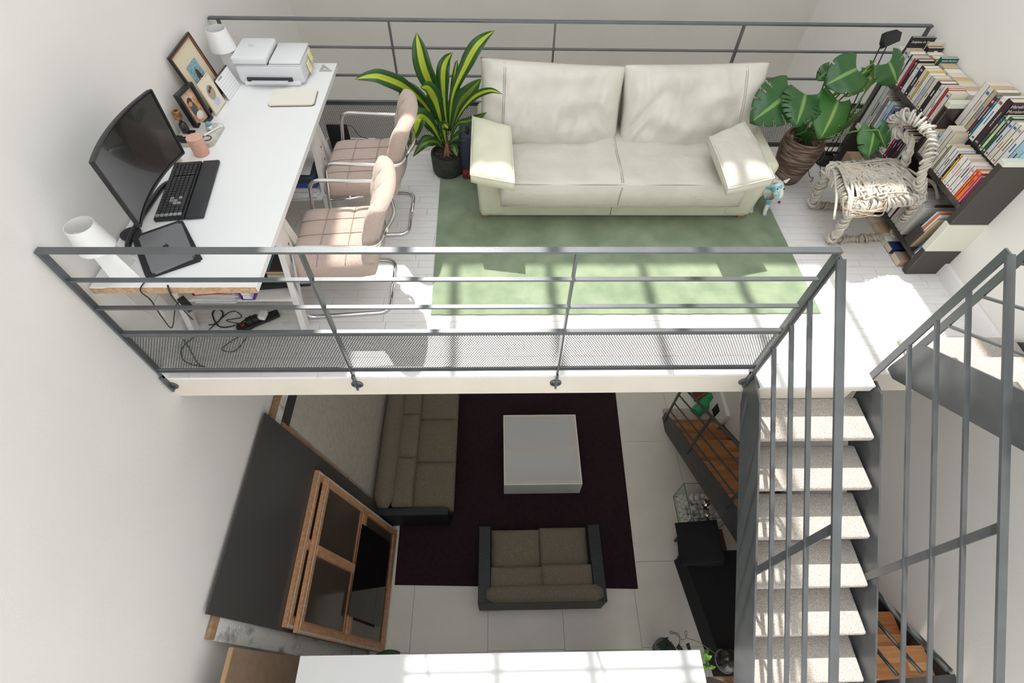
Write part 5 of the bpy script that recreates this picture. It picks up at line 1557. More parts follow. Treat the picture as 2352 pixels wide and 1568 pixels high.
def cover_text(rec, lines, mtl, sizes=(.03,), x=.01, zt=.03, align='LEFT'):
    bk, y, t_, h, dp, M = rec
    z = rec[5]
    base = Vector((bk.location.x - dp / 2, y - t_ - .0003, bk.location.z))
    zz = h - zt
    for ln, sz in zip(lines, sizes):
        zz -= sz * .8
        M0 = M @ frame(base + Vector((x, 0, zz)), (1, 0, 0), (0, -1, 0))
        text(ln, sz, M0, mtl, bk)
        zz -= sz * .25
def spine_text(rec, s, mtl, size=.014, z0=.03):
    bk, y, t_, h, dp, M = rec
    base = Vector((bk.location.x - dp / 2 - .0004, y - t_ / 2 - size * .35, bk.location.z + z0))
    M0 = M @ Matrix.Translation(base) @ Matrix(((0, -1, 0, 0), (0, 0, -1, 0), (1, 0, 0, 0), (0, 0, 0, 1))).transposed().to_4x4()
    # x (reading) up the spine, letters' up toward the far side, facing -x
    Mx = Matrix((Vector((0, 0, 1)), Vector((0, 1, 0)), Vector((-1, 0, 0)))).transposed().to_4x4(); Mx.translation = base
    text(s, size, M @ Mx, mtl, bk)
M_tw = mat('white_print', (.75, .74, .72), .6); M_tk = mat('black_print', (.03, .03, .03), .6); M_tr = mat('red_print', (.55, .06, .05), .6); M_tg = mat('grey_lettering', (.3, .3, .3), .6)
cover_text(o1[0], ['Delphine de Vigan'], M_tw, (.021,), .01, .02)
cover_text(o4[6], ['Haruki', 'Murakami', 'Le Meurtre', 'du Commandeur'], M_tw, (.029, .029, .016, .016), .008, .012)
for q in o4[6][0].children:
    if q.type == 'FONT' and q.data.body[:2] in ('Le', 'du'): q.data.materials[0] = M_tr
spine_text(o4[6], 'Haruki Murakami', M_tw, .013, .12); spine_text(o4[6], '5', M_tw, .03, .01)
spine_text(o2[2], 'Scorsese', M_tk, .02, .15); spine_text(o2[7], 'GODARD', M_tw, .016, .06)
spine_text(o3[3], "HISTOIRE DE L'ART", M_tg, .017, .03)
cover_text(o3[2], ['SCHOPENHAUER'], M_tg, (.012,), .01, .03)
cover_text(o1b[6], ['Jacques Rancière'], M_tw, (.015,), .01, .008)
bk, y, t_, h, dp, M = o1b[1]
bm = B(); box(bm, 3.03 + .05, 3.03 + .075, y - t_ - .0004, y - t_, .751 + h - .045, .751 + h - .018); obj('cover_square', bm, M_tw, bk)
bk, y, t_, h, dp, M = o2[1]
bm = B(); lathe(bm, [(0, 0), (.105, 0), (.105, .0008), (0, .0008)], (0, 0, 0), 36, Matrix.Translation((2.905 + .12, y - t_, .369 + .19)) @ Matrix.Rotation(PI / 2, 4, 'X')); obj('cover_disc', bm, M_blackm, bk)
# coloured marks along spines, without wording
def spine_band(rec, m, z0, z1, f=.7):
    bk, y, t_, h, dp, M = rec
    x = bk.location.x - dp / 2; z = bk.location.z
    bm = B(); box(bm, x - .0003, x + .001, y - t_ + t_ * (1 - f) / 2, y - t_ * (1 - f) / 2, z + z0 * h, z + z1 * h); bm.transform(M); obj('spine_band', bm, m, bk)
ro = random.Random(31)
MB_ = [mat('band_black', (.04, .04, .04), .5), mat('band_blue', (.05, .15, .4), .5), mat('band_red', (.5, .05, .05), .5), mat('band_pink', (.75, .35, .38), .5), mat('band_grey', (.35, .35, .35), .5)]
for row in (o1, o2, o3, o4):
    for k, rec in enumerate(row):
        if k in (0,) or (row is o4 and k == 6) or (row is o2 and k in (2, 7)) or (row is o3 and k == 3): continue
        dark = sum(rec[0].children[0].data.materials[0].node_tree.nodes['Principled BSDF'].inputs['Base Color'].default_value[:3]) < .5
        a = ro.uniform(.3, .55); b = a + ro.uniform(.15, .35)
        spine_band(rec, ro.choice([M_tw, MB_[3], M_tw]) if dark else ro.choice(MB_), a, b, ro.uniform(.12, .25))
        if ro.random() < .5: spine_band(rec, ro.choice(MB_[1:]), .85, .91, .6)
        spine_band(rec, M_tw if dark else ro.choice(MB_), .05, .09, .35)
# lower bay: folders, newspaper bundle, box file
z = .141
r5 = [S_(.02, .2, BK, .18, 'black box at the far end of the lowest shelf'), S_(.03, .2, C_, .18, 'cream book beside the black box on the lowest shelf'), S_(.03, .21, ('cream and black', (.5, .45, .36)), .18, 'cream book with a black spine label on the lowest shelf'), S_(.028, .2, RD, .2, 'red book on the lowest shelf by the chair leg'), S_(.02, .26, W_, .2, 'white folder beside the red book on the lowest shelf')]
o5 = booklets('low', 'on the lowest shelf', r5, 3.095, 2.905, z, 'books on the lowest shelf', depth=.18)
of = thing('folder', 'tall dark red folder with pale lettering on the lowest shelf', 'folder', (3.0, 2.93, z))
bm = rbox(2.905, 3.14, 2.925, 2.955, z, z + .345, .002, 1); obj('cover', bm, mat('dark_red_board', (.14, .015, .02), .45), of)
text('office', .045, frame((2.94, 2.9245, z + .285), (1, 0, 0), (0, -1, 0)), mat('pale_gold_print', (.62, .56, .30), .5), of)
bm = rbox(2.902, 2.905, 2.925, 2.955, z, z + .345, .0005, 1); obj('spine_strip', bm, M_white, of)
nbn = thing('newspaper_bundle', 'thick bundle of pale magazines with printed tops on the lowest shelf', 'magazines', (3.0, 2.84, z))
for k in range(17):
    y = 2.918 - k * .0105; e = ro.uniform(-.006, .006)
    bm = B(); box(bm, 2.905 + e, 3.12 + e, y - .009, y, z, z + .285 - k * .002 + ro.uniform(-.004, .004)); bm.transform(Matrix.Translation((0, y, z)) @ Matrix.Rotation(.06, 4, 'X') @ Matrix.Translation((0, -y, -z)))
    obj('magazine', bm, mat('magazine_newsprint', (.45, .43, .40), .8, c2=(.58, .56, .53), n=120), nbn)
bm = B(); box(bm, 2.97, 3.14, 2.735, 2.737, z, z + .27); m_ = obj('portrait_magazine', bm, M_hair); tag(m_, 'grey magazine with a portrait cover behind the box file', 'magazine')
b = B(); flat(b, ell(.07, .10, .035, .05), 0, .001, frame((2.99, 2.7345, z + .02), (1, 0, 0), (0, -1, 0))); obj('print', b, mat('portrait_skin', (.55, .36, .28), .6), m_)
bxf = thing('box_file', 'dark brown box file at the front of the lowest shelf', 'file', (2.95, 2.66, z))
bm = rbox(2.90, 3.10, 2.62, 2.70, z, z + .15, .002, 1); bm.transform(Matrix.Translation((0, 2.66, z)) @ Matrix.Rotation(.12, 4, 'X') @ Matrix.Translation((0, -2.66, -z))); obj('body', bm, M_lamm, bxf)
for k, (c, dy, hh, lab) in enumerate(((('pale blue plastic', (.60, .64, .72)), 0, .30, 'pale blue plastic sleeve behind the orange sheet on the lowest shelf'), (OR, .018, .305, 'orange sheet folder among the plastic sleeves on the lowest shelf'), (('clear plastic', (.66, .68, .74)), .034, .30, 'clear plastic sleeve in front of the orange sheet'), (('tan card', (.55, .42, .25)), .052, .27, 'tan card folder on the lowest shelf'), (('blue magazine', (.08, .22, .42)), .115, .27, 'blue magazine leaning near the bookcase end'), (W_, .122, .275, 'slim white magazine leaning against the cream block'))):
    y = 2.68 - dy
    bm = B(); box(bm, 2.91, 3.13, y - .012, y, z, z + hh); bm.transform(Matrix.Translation((0, y, z)) @ Matrix.Rotation(.14, 4, 'X') @ Matrix.Translation((0, -y, -z)))
    if k >= 4: bm.transform(Matrix.Translation((-.0, 0, 0)))
    tag(obj('folder' if k < 4 else 'magazine', bm, mat('sleeve_' + c[0].replace(' ', '_'), c[1], .3)), lab, 'folder' if k < 4 else 'magazine', 'folders on the lowest shelf')
# books lying on the floor under the lowest shelf
for k, (ya, yb, c, lab) in enumerate(((2.98, 3.07, C_, 'cream book lying under the bookcase, farthest of the floor books'), (2.86, 2.975, ('orange tan', (.62, .42, .24)), 'tan book lying under the bookcase'), (2.77, 2.855, W_, 'white book lying under the bookcase near the chair foot'), (2.69, 2.765, NV, 'navy book lying under the bookcase'), (2.56, 2.66, ('tan edged', (.40, .28, .20)), 'small worn book lying under the bookcase near its end panel'))):
    bm = rbox(2.875, 3.05, ya, yb, .001, .052, .001, 1)
    t = thing('book', lab, 'book', (2.96, (ya + yb) / 2, 0), 0, 'books lying under the bookcase'); obj('cover', bm, mat('cover_' + c[0].replace(' ', '_'), c[1], .6), t)
    bm = rbox(2.8735, 2.90, ya + .001, yb - .001, .006, .046, .0005, 1); obj('pages', bm, M_pg[0], t)
t = thing('cardboard_box', 'brown cardboard box behind the rope chair at the foot of the bookcase', 'box', (2.84, 3.5, 0))
bm = B(); box(bm, 2.80, 2.90, 3.42, 3.60, .001, .24); obj('body', bm, mat('brown_cardboard', (.38, .25, .16), .85), t)
# ------------------------------------------------------------------ lower floor
M_rugp = mat('dark_plum_rug', (.016, .004, .008), .95, c2=(.022, .006, .010), n=20, bump=.4, bscale=200)
bm = B(); prism(bm, [(-1.262, 1.271), (1.663, 1.181), (1.80, 4.9), (-1.32, 4.95)], ZL, ZL + .012, 'z')
tag(obj('rug', bm, M_rugp), 'dark plum rug on the lower floor', 'rug')
M_brown = mat('brown_grey_bouclé', (.13, .105, .072), .95, c2=(.27, .225, .165), n=150, ramp=(.38,.66), bump=.8, bscale=180, sheen=.1)
M_brown.name = 'brown_grey_boucle'
M_bwood = mat('black_stained_wood', (.012, .014, .018), .5, c2=(.02, .023, .028), n=10, stretch=(1, 14, 14), bump=.1)
def puff(x0, x1, y0, y1, z0, z1, parent, name='seat_cushion', edge=.6, m=M_brown, p=4, n=14, Mx=None):
    bm = pillow(x1 - x0, y1 - y0, z1 - z0, edge=edge, n=n, p=p)
    bm.transform(Matrix.Translation(((x0 + x1) / 2, (y0 + y1) / 2, (z0 + z1) / 2)))
    if Mx: bm.transform(Mx)
    return obj(name, bm, m, parent, smooth=True)
def bolster(a, b, r, parent, name='bolster'):
    a, b = Vector(a), Vector(b); n = 16; d = (b - a).normalized()
    pts = [a.lerp(b, i / n) for i in range(n + 1)]
    L = (b - a).length
    rs = [r * (1 - max(0, 1 - min(i / n, 1 - i / n) * L / (r * .7)) ** 2.5 * .45) for i in range(n + 1)]
    bm = B(); tube(bm, pts, rs, 18)
    return obj(name, bm, M_brown, parent, smooth=True)
# loveseat
ls = thing('loveseat', 'brown two-seat sofa with black wooden arms, seen from behind on the plum rug', 'sofa', (.47, 1.4, ZL))
zs = ZL + .40
for x0, x1 in ((-.24, -.105), (1.04, 1.175)):
    obj('arm', rbox(x0, x1, .975, 1.785, ZL + .08, ZL + .56, .004, 1), M_bwood, ls)
obj('frame', rbox(-.105, 1.04, .975, 1.75, ZL + .10, ZL + .20, .004, 1), M_bwood, ls)
obj('back_board', rbox(-.24, 1.175, .965, .985, ZL + .08, ZL + .56, .003, 1), M_bwood, ls)
puff(-.10, .47, 1.26, 1.78, ZL + .20, ZL + .45, ls); puff(.475, 1.035, 1.26, 1.80, ZL + .20, ZL + .45, ls)
puff(-.10, .48, 1.10, 1.33, ZL + .36, ZL + .60, ls, 'back_cushion', p=3); puff(.48, 1.035, 1.10, 1.35, ZL + .36, ZL + .60, ls, 'back_cushion', p=3)
bolster((-.15, 1.05, ZL + .58), (1.13, 1.05, ZL + .58), .085, ls)
for x, y in ((-.19, 1.02), (1.13, 1.02), (-.19, 1.74), (1.13, 1.74)): obj('foot', rbox(x - .02, x + .02, y - .02, y + .02, ZL + .012, ZL + .08, .002, 1), M_bwood, ls)
# long sofa
lo = thing('long_sofa', 'long brown sofa with a bolster back along the left side of the lower room', 'sofa', (-1.0, 3.2, ZL))
for k in range(3):
    y0 = 2.05 + .615 * k
    puff(-1.14, -.57, y0, y0 + .61, ZL + .19, ZL + .43, lo); puff(-1.30, -1.06, y0, y0 + .61, ZL + .36, ZL + .60, lo, 'back_cushion', p=3)
bolster((-1.40, 2.03, ZL + .55), (-1.40, 3.90, ZL + .55), .12, lo)
obj('arm', rbox(-1.50, -.62, 1.945, 2.035, ZL + .08, ZL + .50, .004, 1), M_bwood, lo)
obj('arm', rbox(-1.50, -.62, 3.91, 4.00, ZL + .08, ZL + .50, .004, 1), M_bwood, lo)
obj('frame', rbox(-1.50, -.60, 2.035, 3.91, ZL + .08, ZL + .19, .004, 1), M_bwood, lo)
for x, y in ((-1.46, 1.99), (-.7, 1.99), (-1.46, 3.95), (-.7, 3.95)): obj('foot', rbox(x - .02, x + .02, y - .02, y + .02, ZL, ZL + .08, .002, 1), M_bwood, lo)
# coffee table
M_frost = mat('frosted_white_glass', (.56, .57, .57), .22, coat=.3)
M_frame = mat('pale_pinkish_frame', (.66, .60, .54), .5)
ct = thing('coffee_table', 'square white box coffee table with a frosted top on the plum rug', 'table', (.56, 2.86, ZL))
x0, x1, y0, y1 = .06, 1.068, 2.36, 3.36
for a in ((x0, x1, y0, y0 + .02), (x0, x1, y1 - .02, y1), (x0, x0 + .02, y0 + .02, y1 - .02), (x1 - .02, x1, y0 + .02, y1 - .02)):
    obj('side_panel', rbox(*a, ZL + .012, ZL + .34, .002, 1), M_white, ct)
obj('top_panel', rbox(x0 + .021, x1 - .021, y0 + .021, y1 - .021, ZL + .325, ZL + .343, .001, 1), M_frost, ct)
for a in ((x0 + .02, x0 + .05, y0 + .02, y1 - .02), (x1 - .05, x1 - .02, y0 + .02, y1 - .02), (x0 + .05, x1 - .05, y0 + .02, y0 + .05), (x0 + .05, x1 - .05, y1 - .05, y1 - .02), (x0 + .05, x1 - .05, 2.84, 2.87)):
    bm = B(); box(bm, *a, ZL + .3432, ZL + .3440); obj('frame_strip', bm, M_frame, ct)

# leaning panels on the left: planes rise from the floor toward the wall
def lean(xb, xt, zt, zb=ZL):
    """matrix: local x = world y, local y = up the slope, local z = out into the room"""
    b, t = Vector((xb, 0, zb)), Vector((xt, 0, zt))
    X = Vector((0, 1, 0)); Y = (t - b).normalized(); Z = X.cross(Y)
    assert Z.x > 0
    M = Matrix((X, Y, Z)).transposed().to_4x4(); M.translation = b
    return M, (t - b).length
ML_, LL = lean(-1.37, -1.965, -1.25)
def lbox(M, ya, yb, s0, s1, z0, z1): 
    bm = B(); box(bm, ya, yb, s0, s1, z0, z1, M); return bm
M_bpanel = mat('satin_black_panel', (.062, .059, .057), .3, coat=.1)
bp_ = thing('metal_sheet', 'large dark grey sheet leaning against the left wall of the lower room', 'panel', (-1.4, 1.3, ZL))
obj('sheet', lbox(ML_, .575, 2.085, .0, LL, -.012, .004), M_bpanel, bp_)
# white rough panel behind it
MW, LW = lean(-1.45, -1.950, -1.37); 
wp = thing('plaster_panel', 'flaking white plaster panel with a wooden edge leaning behind the dark sheet', 'panel', (-1.6, 1.6, ZL))
M_pl = mat('flaking_white_plaster', (.72, .71, .685), .9, c2=(.22, .21, .20), n=7, detail=10, ramp=(.53, .70), bump=1, bscale=60)
obj('board', lbox(MW, .44, 3.0, .0, LW - .06, -.035, -.016), M_pl, wp)
M_batten = mat('brown_batten_wood', (.30, .165, .09), .7, c2=(.40, .24, .14), n=5, stretch=(1, 8, 8))
obj('top_batten', lbox(MW, .44, 3.0, LW - .06, LW, -.04, -.014), M_batten, wp)
# beige panel farther back
MB2, LB2 = lean(-1.47, -1.93, -1.52)
gp = thing('grey_beige_panel', 'textured grey-beige board leaning beside the long sofa', 'panel', (-1.5, 3, ZL))
obj('board', lbox(MB2, 2.16, 4.6, 0, LB2 - .10, -.02, .012), mat('grey_beige_board', (.44, .405, .345), .85, c2=(.49, .45, .39), n=16, bump=.35, bscale=30), gp)
obj('top_batten', lbox(MB2, 2.135, 4.6, LB2 - .10, LB2, -.03, .014), mat('tarred_batten', (.035, .032, .03), .7), gp)
obj('side_batten', lbox(MB2, 2.07, 2.14, 0, LB2 - .0, -.05, .012), M_batten, gp)
# wooden window sashes
def hitM(M, u, v, off):
    n = M.to_3x3() @ Vector((0, 0, 1)); o = M.translation + n * off
    d = CF + CR * ((u - 1176) / FPX) - CU * ((v - 784) / FPX)
    t = (o - CO).dot(n) / d.dot(n)
    q = M.inverted() @ (CO + d * t)
    return q
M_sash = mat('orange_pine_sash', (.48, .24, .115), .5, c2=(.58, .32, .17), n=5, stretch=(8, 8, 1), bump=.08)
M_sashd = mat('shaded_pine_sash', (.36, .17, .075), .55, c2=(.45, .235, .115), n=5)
M_putty = mat('cracked_white_paint', (.62, .59, .54), .8, c2=(.5, .46, .4), n=40, bump=.5)
M_dglass = mat('dark_window_glass', (.075, .058, .045), .12, coat=.4)
def sash(label, off, sTop, ya, yb, paint, sM, mull=True):
    t = thing('window_sash', label, 'window sash', (-1.4, 1.3, ZL))
    th = .036
    fw = .075
    def mem(name, y0, y1, s0, s1, m=M_sash, z0=0, z1=th): return obj(name, lbox(ML_, y0, y1, s0, s1, off + z0, off + z1), m, t)
    mem('stile', ya, yb, sTop - fw, sTop); mem('stile', ya, yb, .03, .03 + fw)
    mem('rail', yb - fw, yb, .03 + fw, sTop - fw); mem('rail', ya, ya + fw, .03 + fw, sTop - fw)
    # white paint lines along edges
    mem('paint_line', ya, yb, sTop - fw * .52, sTop - fw * .38, M_putty, th, th + .003)
    if paint:
        mem('paint_line', ya + .004, ya + .022, .05, sTop - .02, M_putty, th, th + .003); mem('paint_line', yb - .020, yb - .004, .05, sTop - .02, M_putty, th, th + .003)
    s1 = sM
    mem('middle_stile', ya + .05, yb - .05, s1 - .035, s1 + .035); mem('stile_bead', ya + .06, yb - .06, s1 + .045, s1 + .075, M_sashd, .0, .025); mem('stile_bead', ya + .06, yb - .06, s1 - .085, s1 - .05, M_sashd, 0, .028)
    if mull:
        mem('mullion', (ya + yb) / 2 - .04, (ya + yb) / 2 + .04, s1 - .03, sTop - fw + .01, M_sash, .01, th + .012)
    for k, (s0, s2) in enumerate(((.03 + fw, s1 - .035), (s1 + .035, sTop - fw))):
        for (a, b) in (((ya + fw, (ya + yb) / 2), ((ya + yb) / 2, yb - fw)) if (k and mull) else ((ya + fw, yb - fw),)):
            mem('pane', a, b, s0, s2, M_dglass, .008, .013)
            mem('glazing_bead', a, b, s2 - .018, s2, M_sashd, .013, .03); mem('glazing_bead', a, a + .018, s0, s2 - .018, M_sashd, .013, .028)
    return t
qT = [hitM(ML_, 722, 1062, .08), hitM(ML_, 645, 1450, .08), hitM(ML_, 903, 1207, .08), hitM(ML_, 862, 1497, .08), hitM(ML_, 830, 1165, .08), hitM(ML_, 772, 1455, .08)]
print('sash px -> local', [tuple(round(c, 2) for c in q) for q in qT])
sash('lower orange pine window sash, under the other one against the dark sheet', .006, 2.01, .60, 1.93, True, .86)
sash('upper orange pine window sash with four panes leaning on the dark sheet', .050, 1.90, .57, 1.90, True, .98)
# black pane lying on the sashes
q = [hitM(ML_, *p, .105) for p in ((833, 1203), (897, 1245), (875, 1440), (800, 1412))]
b = B(); V0 = [b.verts.new(ML_ @ Vector((c.x, c.y, .098))) for c in q]; V1 = [b.verts.new(ML_ @ Vector((c.x, c.y, .104))) for c in q]
b.faces.new(V0[::-1]); b.faces.new(V1)
for i in range(4): b.faces.new((V0[i], V0[(i + 1) % 4], V1[(i + 1) % 4], V1[i]))
tag(obj('black_glass_sheet', b, mat('polished_black_glass', (.006, .006, .007), .04)), 'glossy black sheet resting on the lower part of the window sashes', 'glass sheet')
# brown board near the bottom edge
MH, LH = lean(-1.25, -1.80, -1.42)
hb = thing('hardboard_panel', 'brown hardboard leaning beside the white cupboard top', 'panel', (-1.5, .2, ZL))
a = hitM(MH, 562, 1487, 0); 
obj('sheet', lbox(MH, -1.2, .395, 0, LH, -.03, 0), mat('brown_hardboard', (.20, .135, .085), .8, c2=(.225, .155, .10), n=14), hb)
obj('edge_strip', lbox(MH, -1.2, .395, LH, LH + .012, -.03, 0), mat('pale_wood_edge', (.42, .26, .14), .7), hb)

# tall white cupboard whose top shows at the bottom edge
a, b_, c = P(690, 1506, z=-1.6), P(1607, 1492, z=-1.6), P(1622, 1568, z=-1.6)
wc = thing('cupboard', 'tall white cupboard whose sunlit top fills the bottom edge', 'cupboard', (0, -.5, ZL))
bm = B(); prism(bm, [(a.x, a.y), (b_.x, b_.y), (c.x + .02, -.9), (a.x + .0, -.9)], -1.64, -1.6, 'z'); obj('top_panel', bm, mat('satin_white_cupboard', (.63, .62, .615), .45), wc)
bm = B(); prism(bm, [(a.x + .03, a.y - .03), (b_.x - .03, b_.y - .03), (c.x - .02, -.88), (a.x + .03, -.88)], ZL, -1.641, 'z'); obj('body', bm, M_white, wc)

# ------------------------------------------------------------------ right side of the lower floor
# glass tank with white balls and mirror balls
M_glass = mat('greenish_tank_glass', (.5, .75, .66), .03, alpha=.08)
M_gedge = mat('green_glass_edge', (.05, .16, .13), .15)
tk = thing('glass_tank', 'open glass tank filled with white balls beneath the wooden stair', 'tank', (2.55, 2.08, ZL))
tx0, tx1, ty0, ty1, tz = 2.32, 2.80, 1.86, 2.295, ZL + .50
for a in ((tx0, tx1, ty0, ty0 + .006), (tx0, tx1, ty1 - .006, ty1), (tx0, tx0 + .006, ty0 + .006, ty1 - .006), (tx1 - .006, tx1, ty0 + .006, ty1 - .006)):
    bm = B(); box(bm, *a, ZL + .008, tz); obj('glass_panel', bm, M_glass, tk)
bm = B(); box(bm, tx0, tx1, ty0, ty1, ZL + .001, ZL + .007); obj('glass_bottom', bm, M_glass, tk)
bm = B()
cr = [(tx0, ty0), (tx1, ty0), (tx1, ty1), (tx0, ty1)]
for (xa, ya), (xb, yb) in zip(cr, cr[1:] + cr[:1]):
    for z in (tz, ZL + .005): tube(bm, [(xa, ya, z), (xb, yb, z)], .004, 5)
    tube(bm, [(xa, ya, ZL + .005), (xa, ya, tz)], .004, 5)
obj('glass_edge', bm, M_gedge, tk)
M_ball = mat('white_plastic_ball', (.80, .79, .75), .4)
ro = random.Random(12); k = 0
bmz = B(); sphere(bmz, (0, 0, 0), .034, 14, 9); me = bpy.data.meshes.new('ball'); bmz.to_mesh(me); bmz.free(); me.materials.append(M_ball); me.polygons.foreach_set('use_smooth', [True] * len(me.polygons))
for lay in range(4):
    for i in range(6):
        for j in range(6):
            x = tx0 + .05 + i * .072 + (lay % 2) * .03; y = ty0 + .045 + j * .068 + (lay % 2) * .02
            if x > tx1 - .04 or y > ty1 - .04: continue
            if lay == 3 and ro.random() < .35: continue
            if lay >= 2 and abs(x - 2.60) < .09 and abs(y - 2.02) < .11: continue
            z = ZL + .044 + lay * .062
            o = bpy.data.objects.new('ball', me); COL.objects.link(o); o.location = (x + ro.uniform(-.004, .004), y + ro.uniform(-.004, .004), z)
            tag(o, 'white ball in the glass tank', 'ball', 'white balls in the glass tank')
def mirror_ball(c, r, label):
    t = thing('mirror_ball', label, 'mirror ball', c)
    bm = B(); lathe(bm, [(r * math.sin(PI * i / 18) if 0 < i < 18 else 0, -r * math.cos(PI * i / 18)) for i in range(19)], c, 30)
    o = obj('mirror_tiles', bm, mat('mirror_tiles', (.75, .74, .72), .06, 1), t)   # flat facets are the tiles
    bm = B(); lathe(bm, [(0, 0), (.012, 0), (.012, .012), (0, .014)], (c[0], c[1], c[2] + r), 10); obj('hanger', bm, M_chrome, t)
mirror_ball((2.60, 2.07, ZL + .345), .075, 'larger mirror ball lying on the white balls')
mirror_ball((2.60, 1.945, ZL + .30), .052, 'smaller mirror ball next to the larger one in the tank')
# bench
M_cloth = mat('black_cloth', (.006, .006, .008), .85, bump=.1, bscale=120)
bn = thing('bench', 'long low bench covered in black cloth under the stairs', 'bench', (2.5, .9, ZL))
e0, e1 = P(1547, 1287, z=ZL), P(1620, 1500, z=ZL)
dirv = (e1 - e0); e2 = e0 + dirv * 2.0
bm = B(); prism(bm, [(e0.x, e0.y), (e0.x + .66, e0.y + .02), (e0.x + .70, e2.y), (e2.x, e2.y)], ZL, ZL + .40, 'z'); bmesh.ops.recalc_face_normals(bm, faces=bm.faces)
bmesh.ops.bevel(bm, geom=list(bm.edges), offset=.006, segments=1, affect='EDGES')
obj('cloth_cover', bm, M_cloth, bn)
bm = B(); ro = random.Random(2)
for k in range(14):
    x = e0.x + .05 + ro.random() * .4; box(bm, x, x + ro.uniform(.008, .025), e0.y + .012, e0.y + .016, ZL + .397, ZL + .4015)
obj('frayed_edge', bm, mat('worn_edge', (.45, .36, .28), .8), bn)
M_ind = mat('black_linen', (.010, .011, .013), .95, bump=.5, bscale=150)
for k in range(3):
    bm = pillow(.50, .46, .13, edge=.12, n=16, p=2.2, seed=k, wr=.012)
    bm.transform(Matrix.Translation((2.33 - .02 * k + .03, 1.56 + .0 * k, ZL + .43 + .08 * k)) @ Matrix.Rotation(.22, 4, 'X') @ Matrix.Rotation(-.06 * (1 - k), 4, 'Z'))
    tag(obj('cushion', bm, M_ind, smooth=True), ['black linen cushion at the bottom of the stack by the bench', 'black linen cushion in the middle of the stack by the bench', 'black linen cushion on top of the stack by the bench'][k], 'cushion')
M_redw = mat('reddish_dark_wood', (.13, .035, .02), .4)
sto = thing('wooden_stool', 'reddish wooden stool carrying the black cushions', 'stool', (2.45, 1.76, ZL))
obj('seat', rbox(2.20, 2.70, 1.50, 1.76, ZL + .36, ZL + .40, .006, 2), M_redw, sto)
for x, y in ((2.23, 1.53), (2.67, 1.53), (2.23, 1.73), (2.67, 1.73)):
    bm = B(); bar(bm, (x, y, ZL), (x, y, ZL + .36), .03, .03, (0, 1, 0)); obj('leg', bm, M_redw, sto)
bm = B(); bar(bm, (2.23, 1.53, ZL + .2), (2.67, 1.53, ZL + .2), .02, .025); obj('stretcher', bm, M_redw, sto)
# cable, dark globe, leaves
Gz = lambda u, v, z=-3.66: P(u, v, z=z)
cable('lamp_flex', 'thin grey flex curling over the black bench', [Gz(1560, 1480, -4.09), Gz(1561, 1462, -4.09), Gz(1553, 1453, -4.09), Gz(1541, 1455, -4.09), Gz(1540, 1449, -4.09), Gz(1550, 1455, -4.09), Gz(1565, 1468, -4.09), Gz(1575, 1465, -3.9), Gz(1578, 1450), Gz(1573, 1450), Gz(1577, 1464), Gz(1600, 1472), Gz(1618, 1483), Gz(1635, 1495), Gz(1652, 1505)], .004, mat('grey_flex', (.25, .24, .23), .5))
g = P(1678, 1515, z=-3.5)
gb = thing('glass_globe', 'smoky dark glass globe on the near end of the black bench', 'globe', (g.x, g.y, ZL + .4))
bm = B(); sphere(bm, (g.x, g.y, ZL + .53), .13, 28, 18); obj('globe', bm, mat('smoked_black_glass', (.03, .028, .028), .06, coat=.6), gb, smooth=True)
bm = B(); lathe(bm, [(0, 0), (.05, 0), (.045, .02), (.03, .03), (0, .03)], (g.x, g.y, ZL + .4), 18); obj('collar', bm, M_black, gb, smooth='auto')
t = thing('side_shelf', 'small pale triangular shelf corner at the bottom beside the stair', 'shelf', P(1675, 1555, z=-2.4))
pp_ = [P(u, v, z=-2.4) for u, v in ((1632, 1553), (1690, 1552), (1692, 1575))]
bm = B(); prism(bm, [(q.x, q.y) for q in pp_], -2.42, -2.40, 'z'); obj('shelf_top', bm, M_batten, t)
bm = B(); prism(bm, [(q.x, q.y) for q in pp_], ZL, -2.421, 'z'); obj('shelf_leg', bm, M_blackm, t)
# plants standing behind the cupboard
M_dleaf = mat('dark_leaf', (.012, .03, .014), .45); M_bleaf = mat('fresh_green_leaf', (.10, .22, .03), .45)
def simple_pot(x, y, r, h, par):
    bm = B(); lathe(bm, [(0, 0), (r * .75, 0), (r, h), (r * .9, h), (r * .85, h - .03), (0, h - .03)], (x, y, ZL), 24); obj('pot', bm, mat('grey_clay_pot', (.2, .19, .18), .7), par, smooth='auto')
dp_ = thing('staghorn_plant', 'dark jagged-leaved plant behind the cupboard near the black bench', 'plant', (1.72, .5, ZL))
simple_pot(1.80, .55, .10, .22, dp_)
for k, (pts, wd) in enumerate(((((1540, 1510), (1530, 1490), (1520, 1470)), .16), (((1555, 1505), (1545, 1490), (1535, 1480)), .10), (((1570, 1500), (1560, 1488), (1556, 1482)), .06), (((1588, 1505), (1580, 1492), (1579, 1477)), .045))):
    zz = -3.1
    path = [P(u, v, z=zz + .03 * i) for i, (u, v) in enumerate(pts)]
    # jagged plate
    b = B(); n = 14; s = path[-1] - path[0]; side = s.cross(Vector((0, 0, 1))).normalized()
    up_, dn_ = [], []
    for i in range(n + 1):
        p = path[0].lerp(path[-1], i / n); j = (1 if i % 2 else .62) * wd * .5 * (.7 + .3 * i / n)
        up_.append(b.verts.new(p + side * j)); dn_.append(b.verts.new(p - side * j))
    for i in range(n): b.faces.new((up_[i], up_[i + 1], dn_[i + 1], dn_[i]))
    thick(obj('leaf', b, M_dleaf, dp_), .003)
    bm = B(); tube(bm, [Vector((1.80, .55, ZL + .2)), path[0]], .006, 5); obj('stalk', bm, M_dleaf, dp_)
gp_ = thing('leafy_plant', 'bright green forked leaf rising right of the cupboard top', 'plant', (1.9, .3, ZL))
base = P(1624, 1525, z=-2.3)
simple_pot(base.x + .02, base.y, .09, .2, gp_)
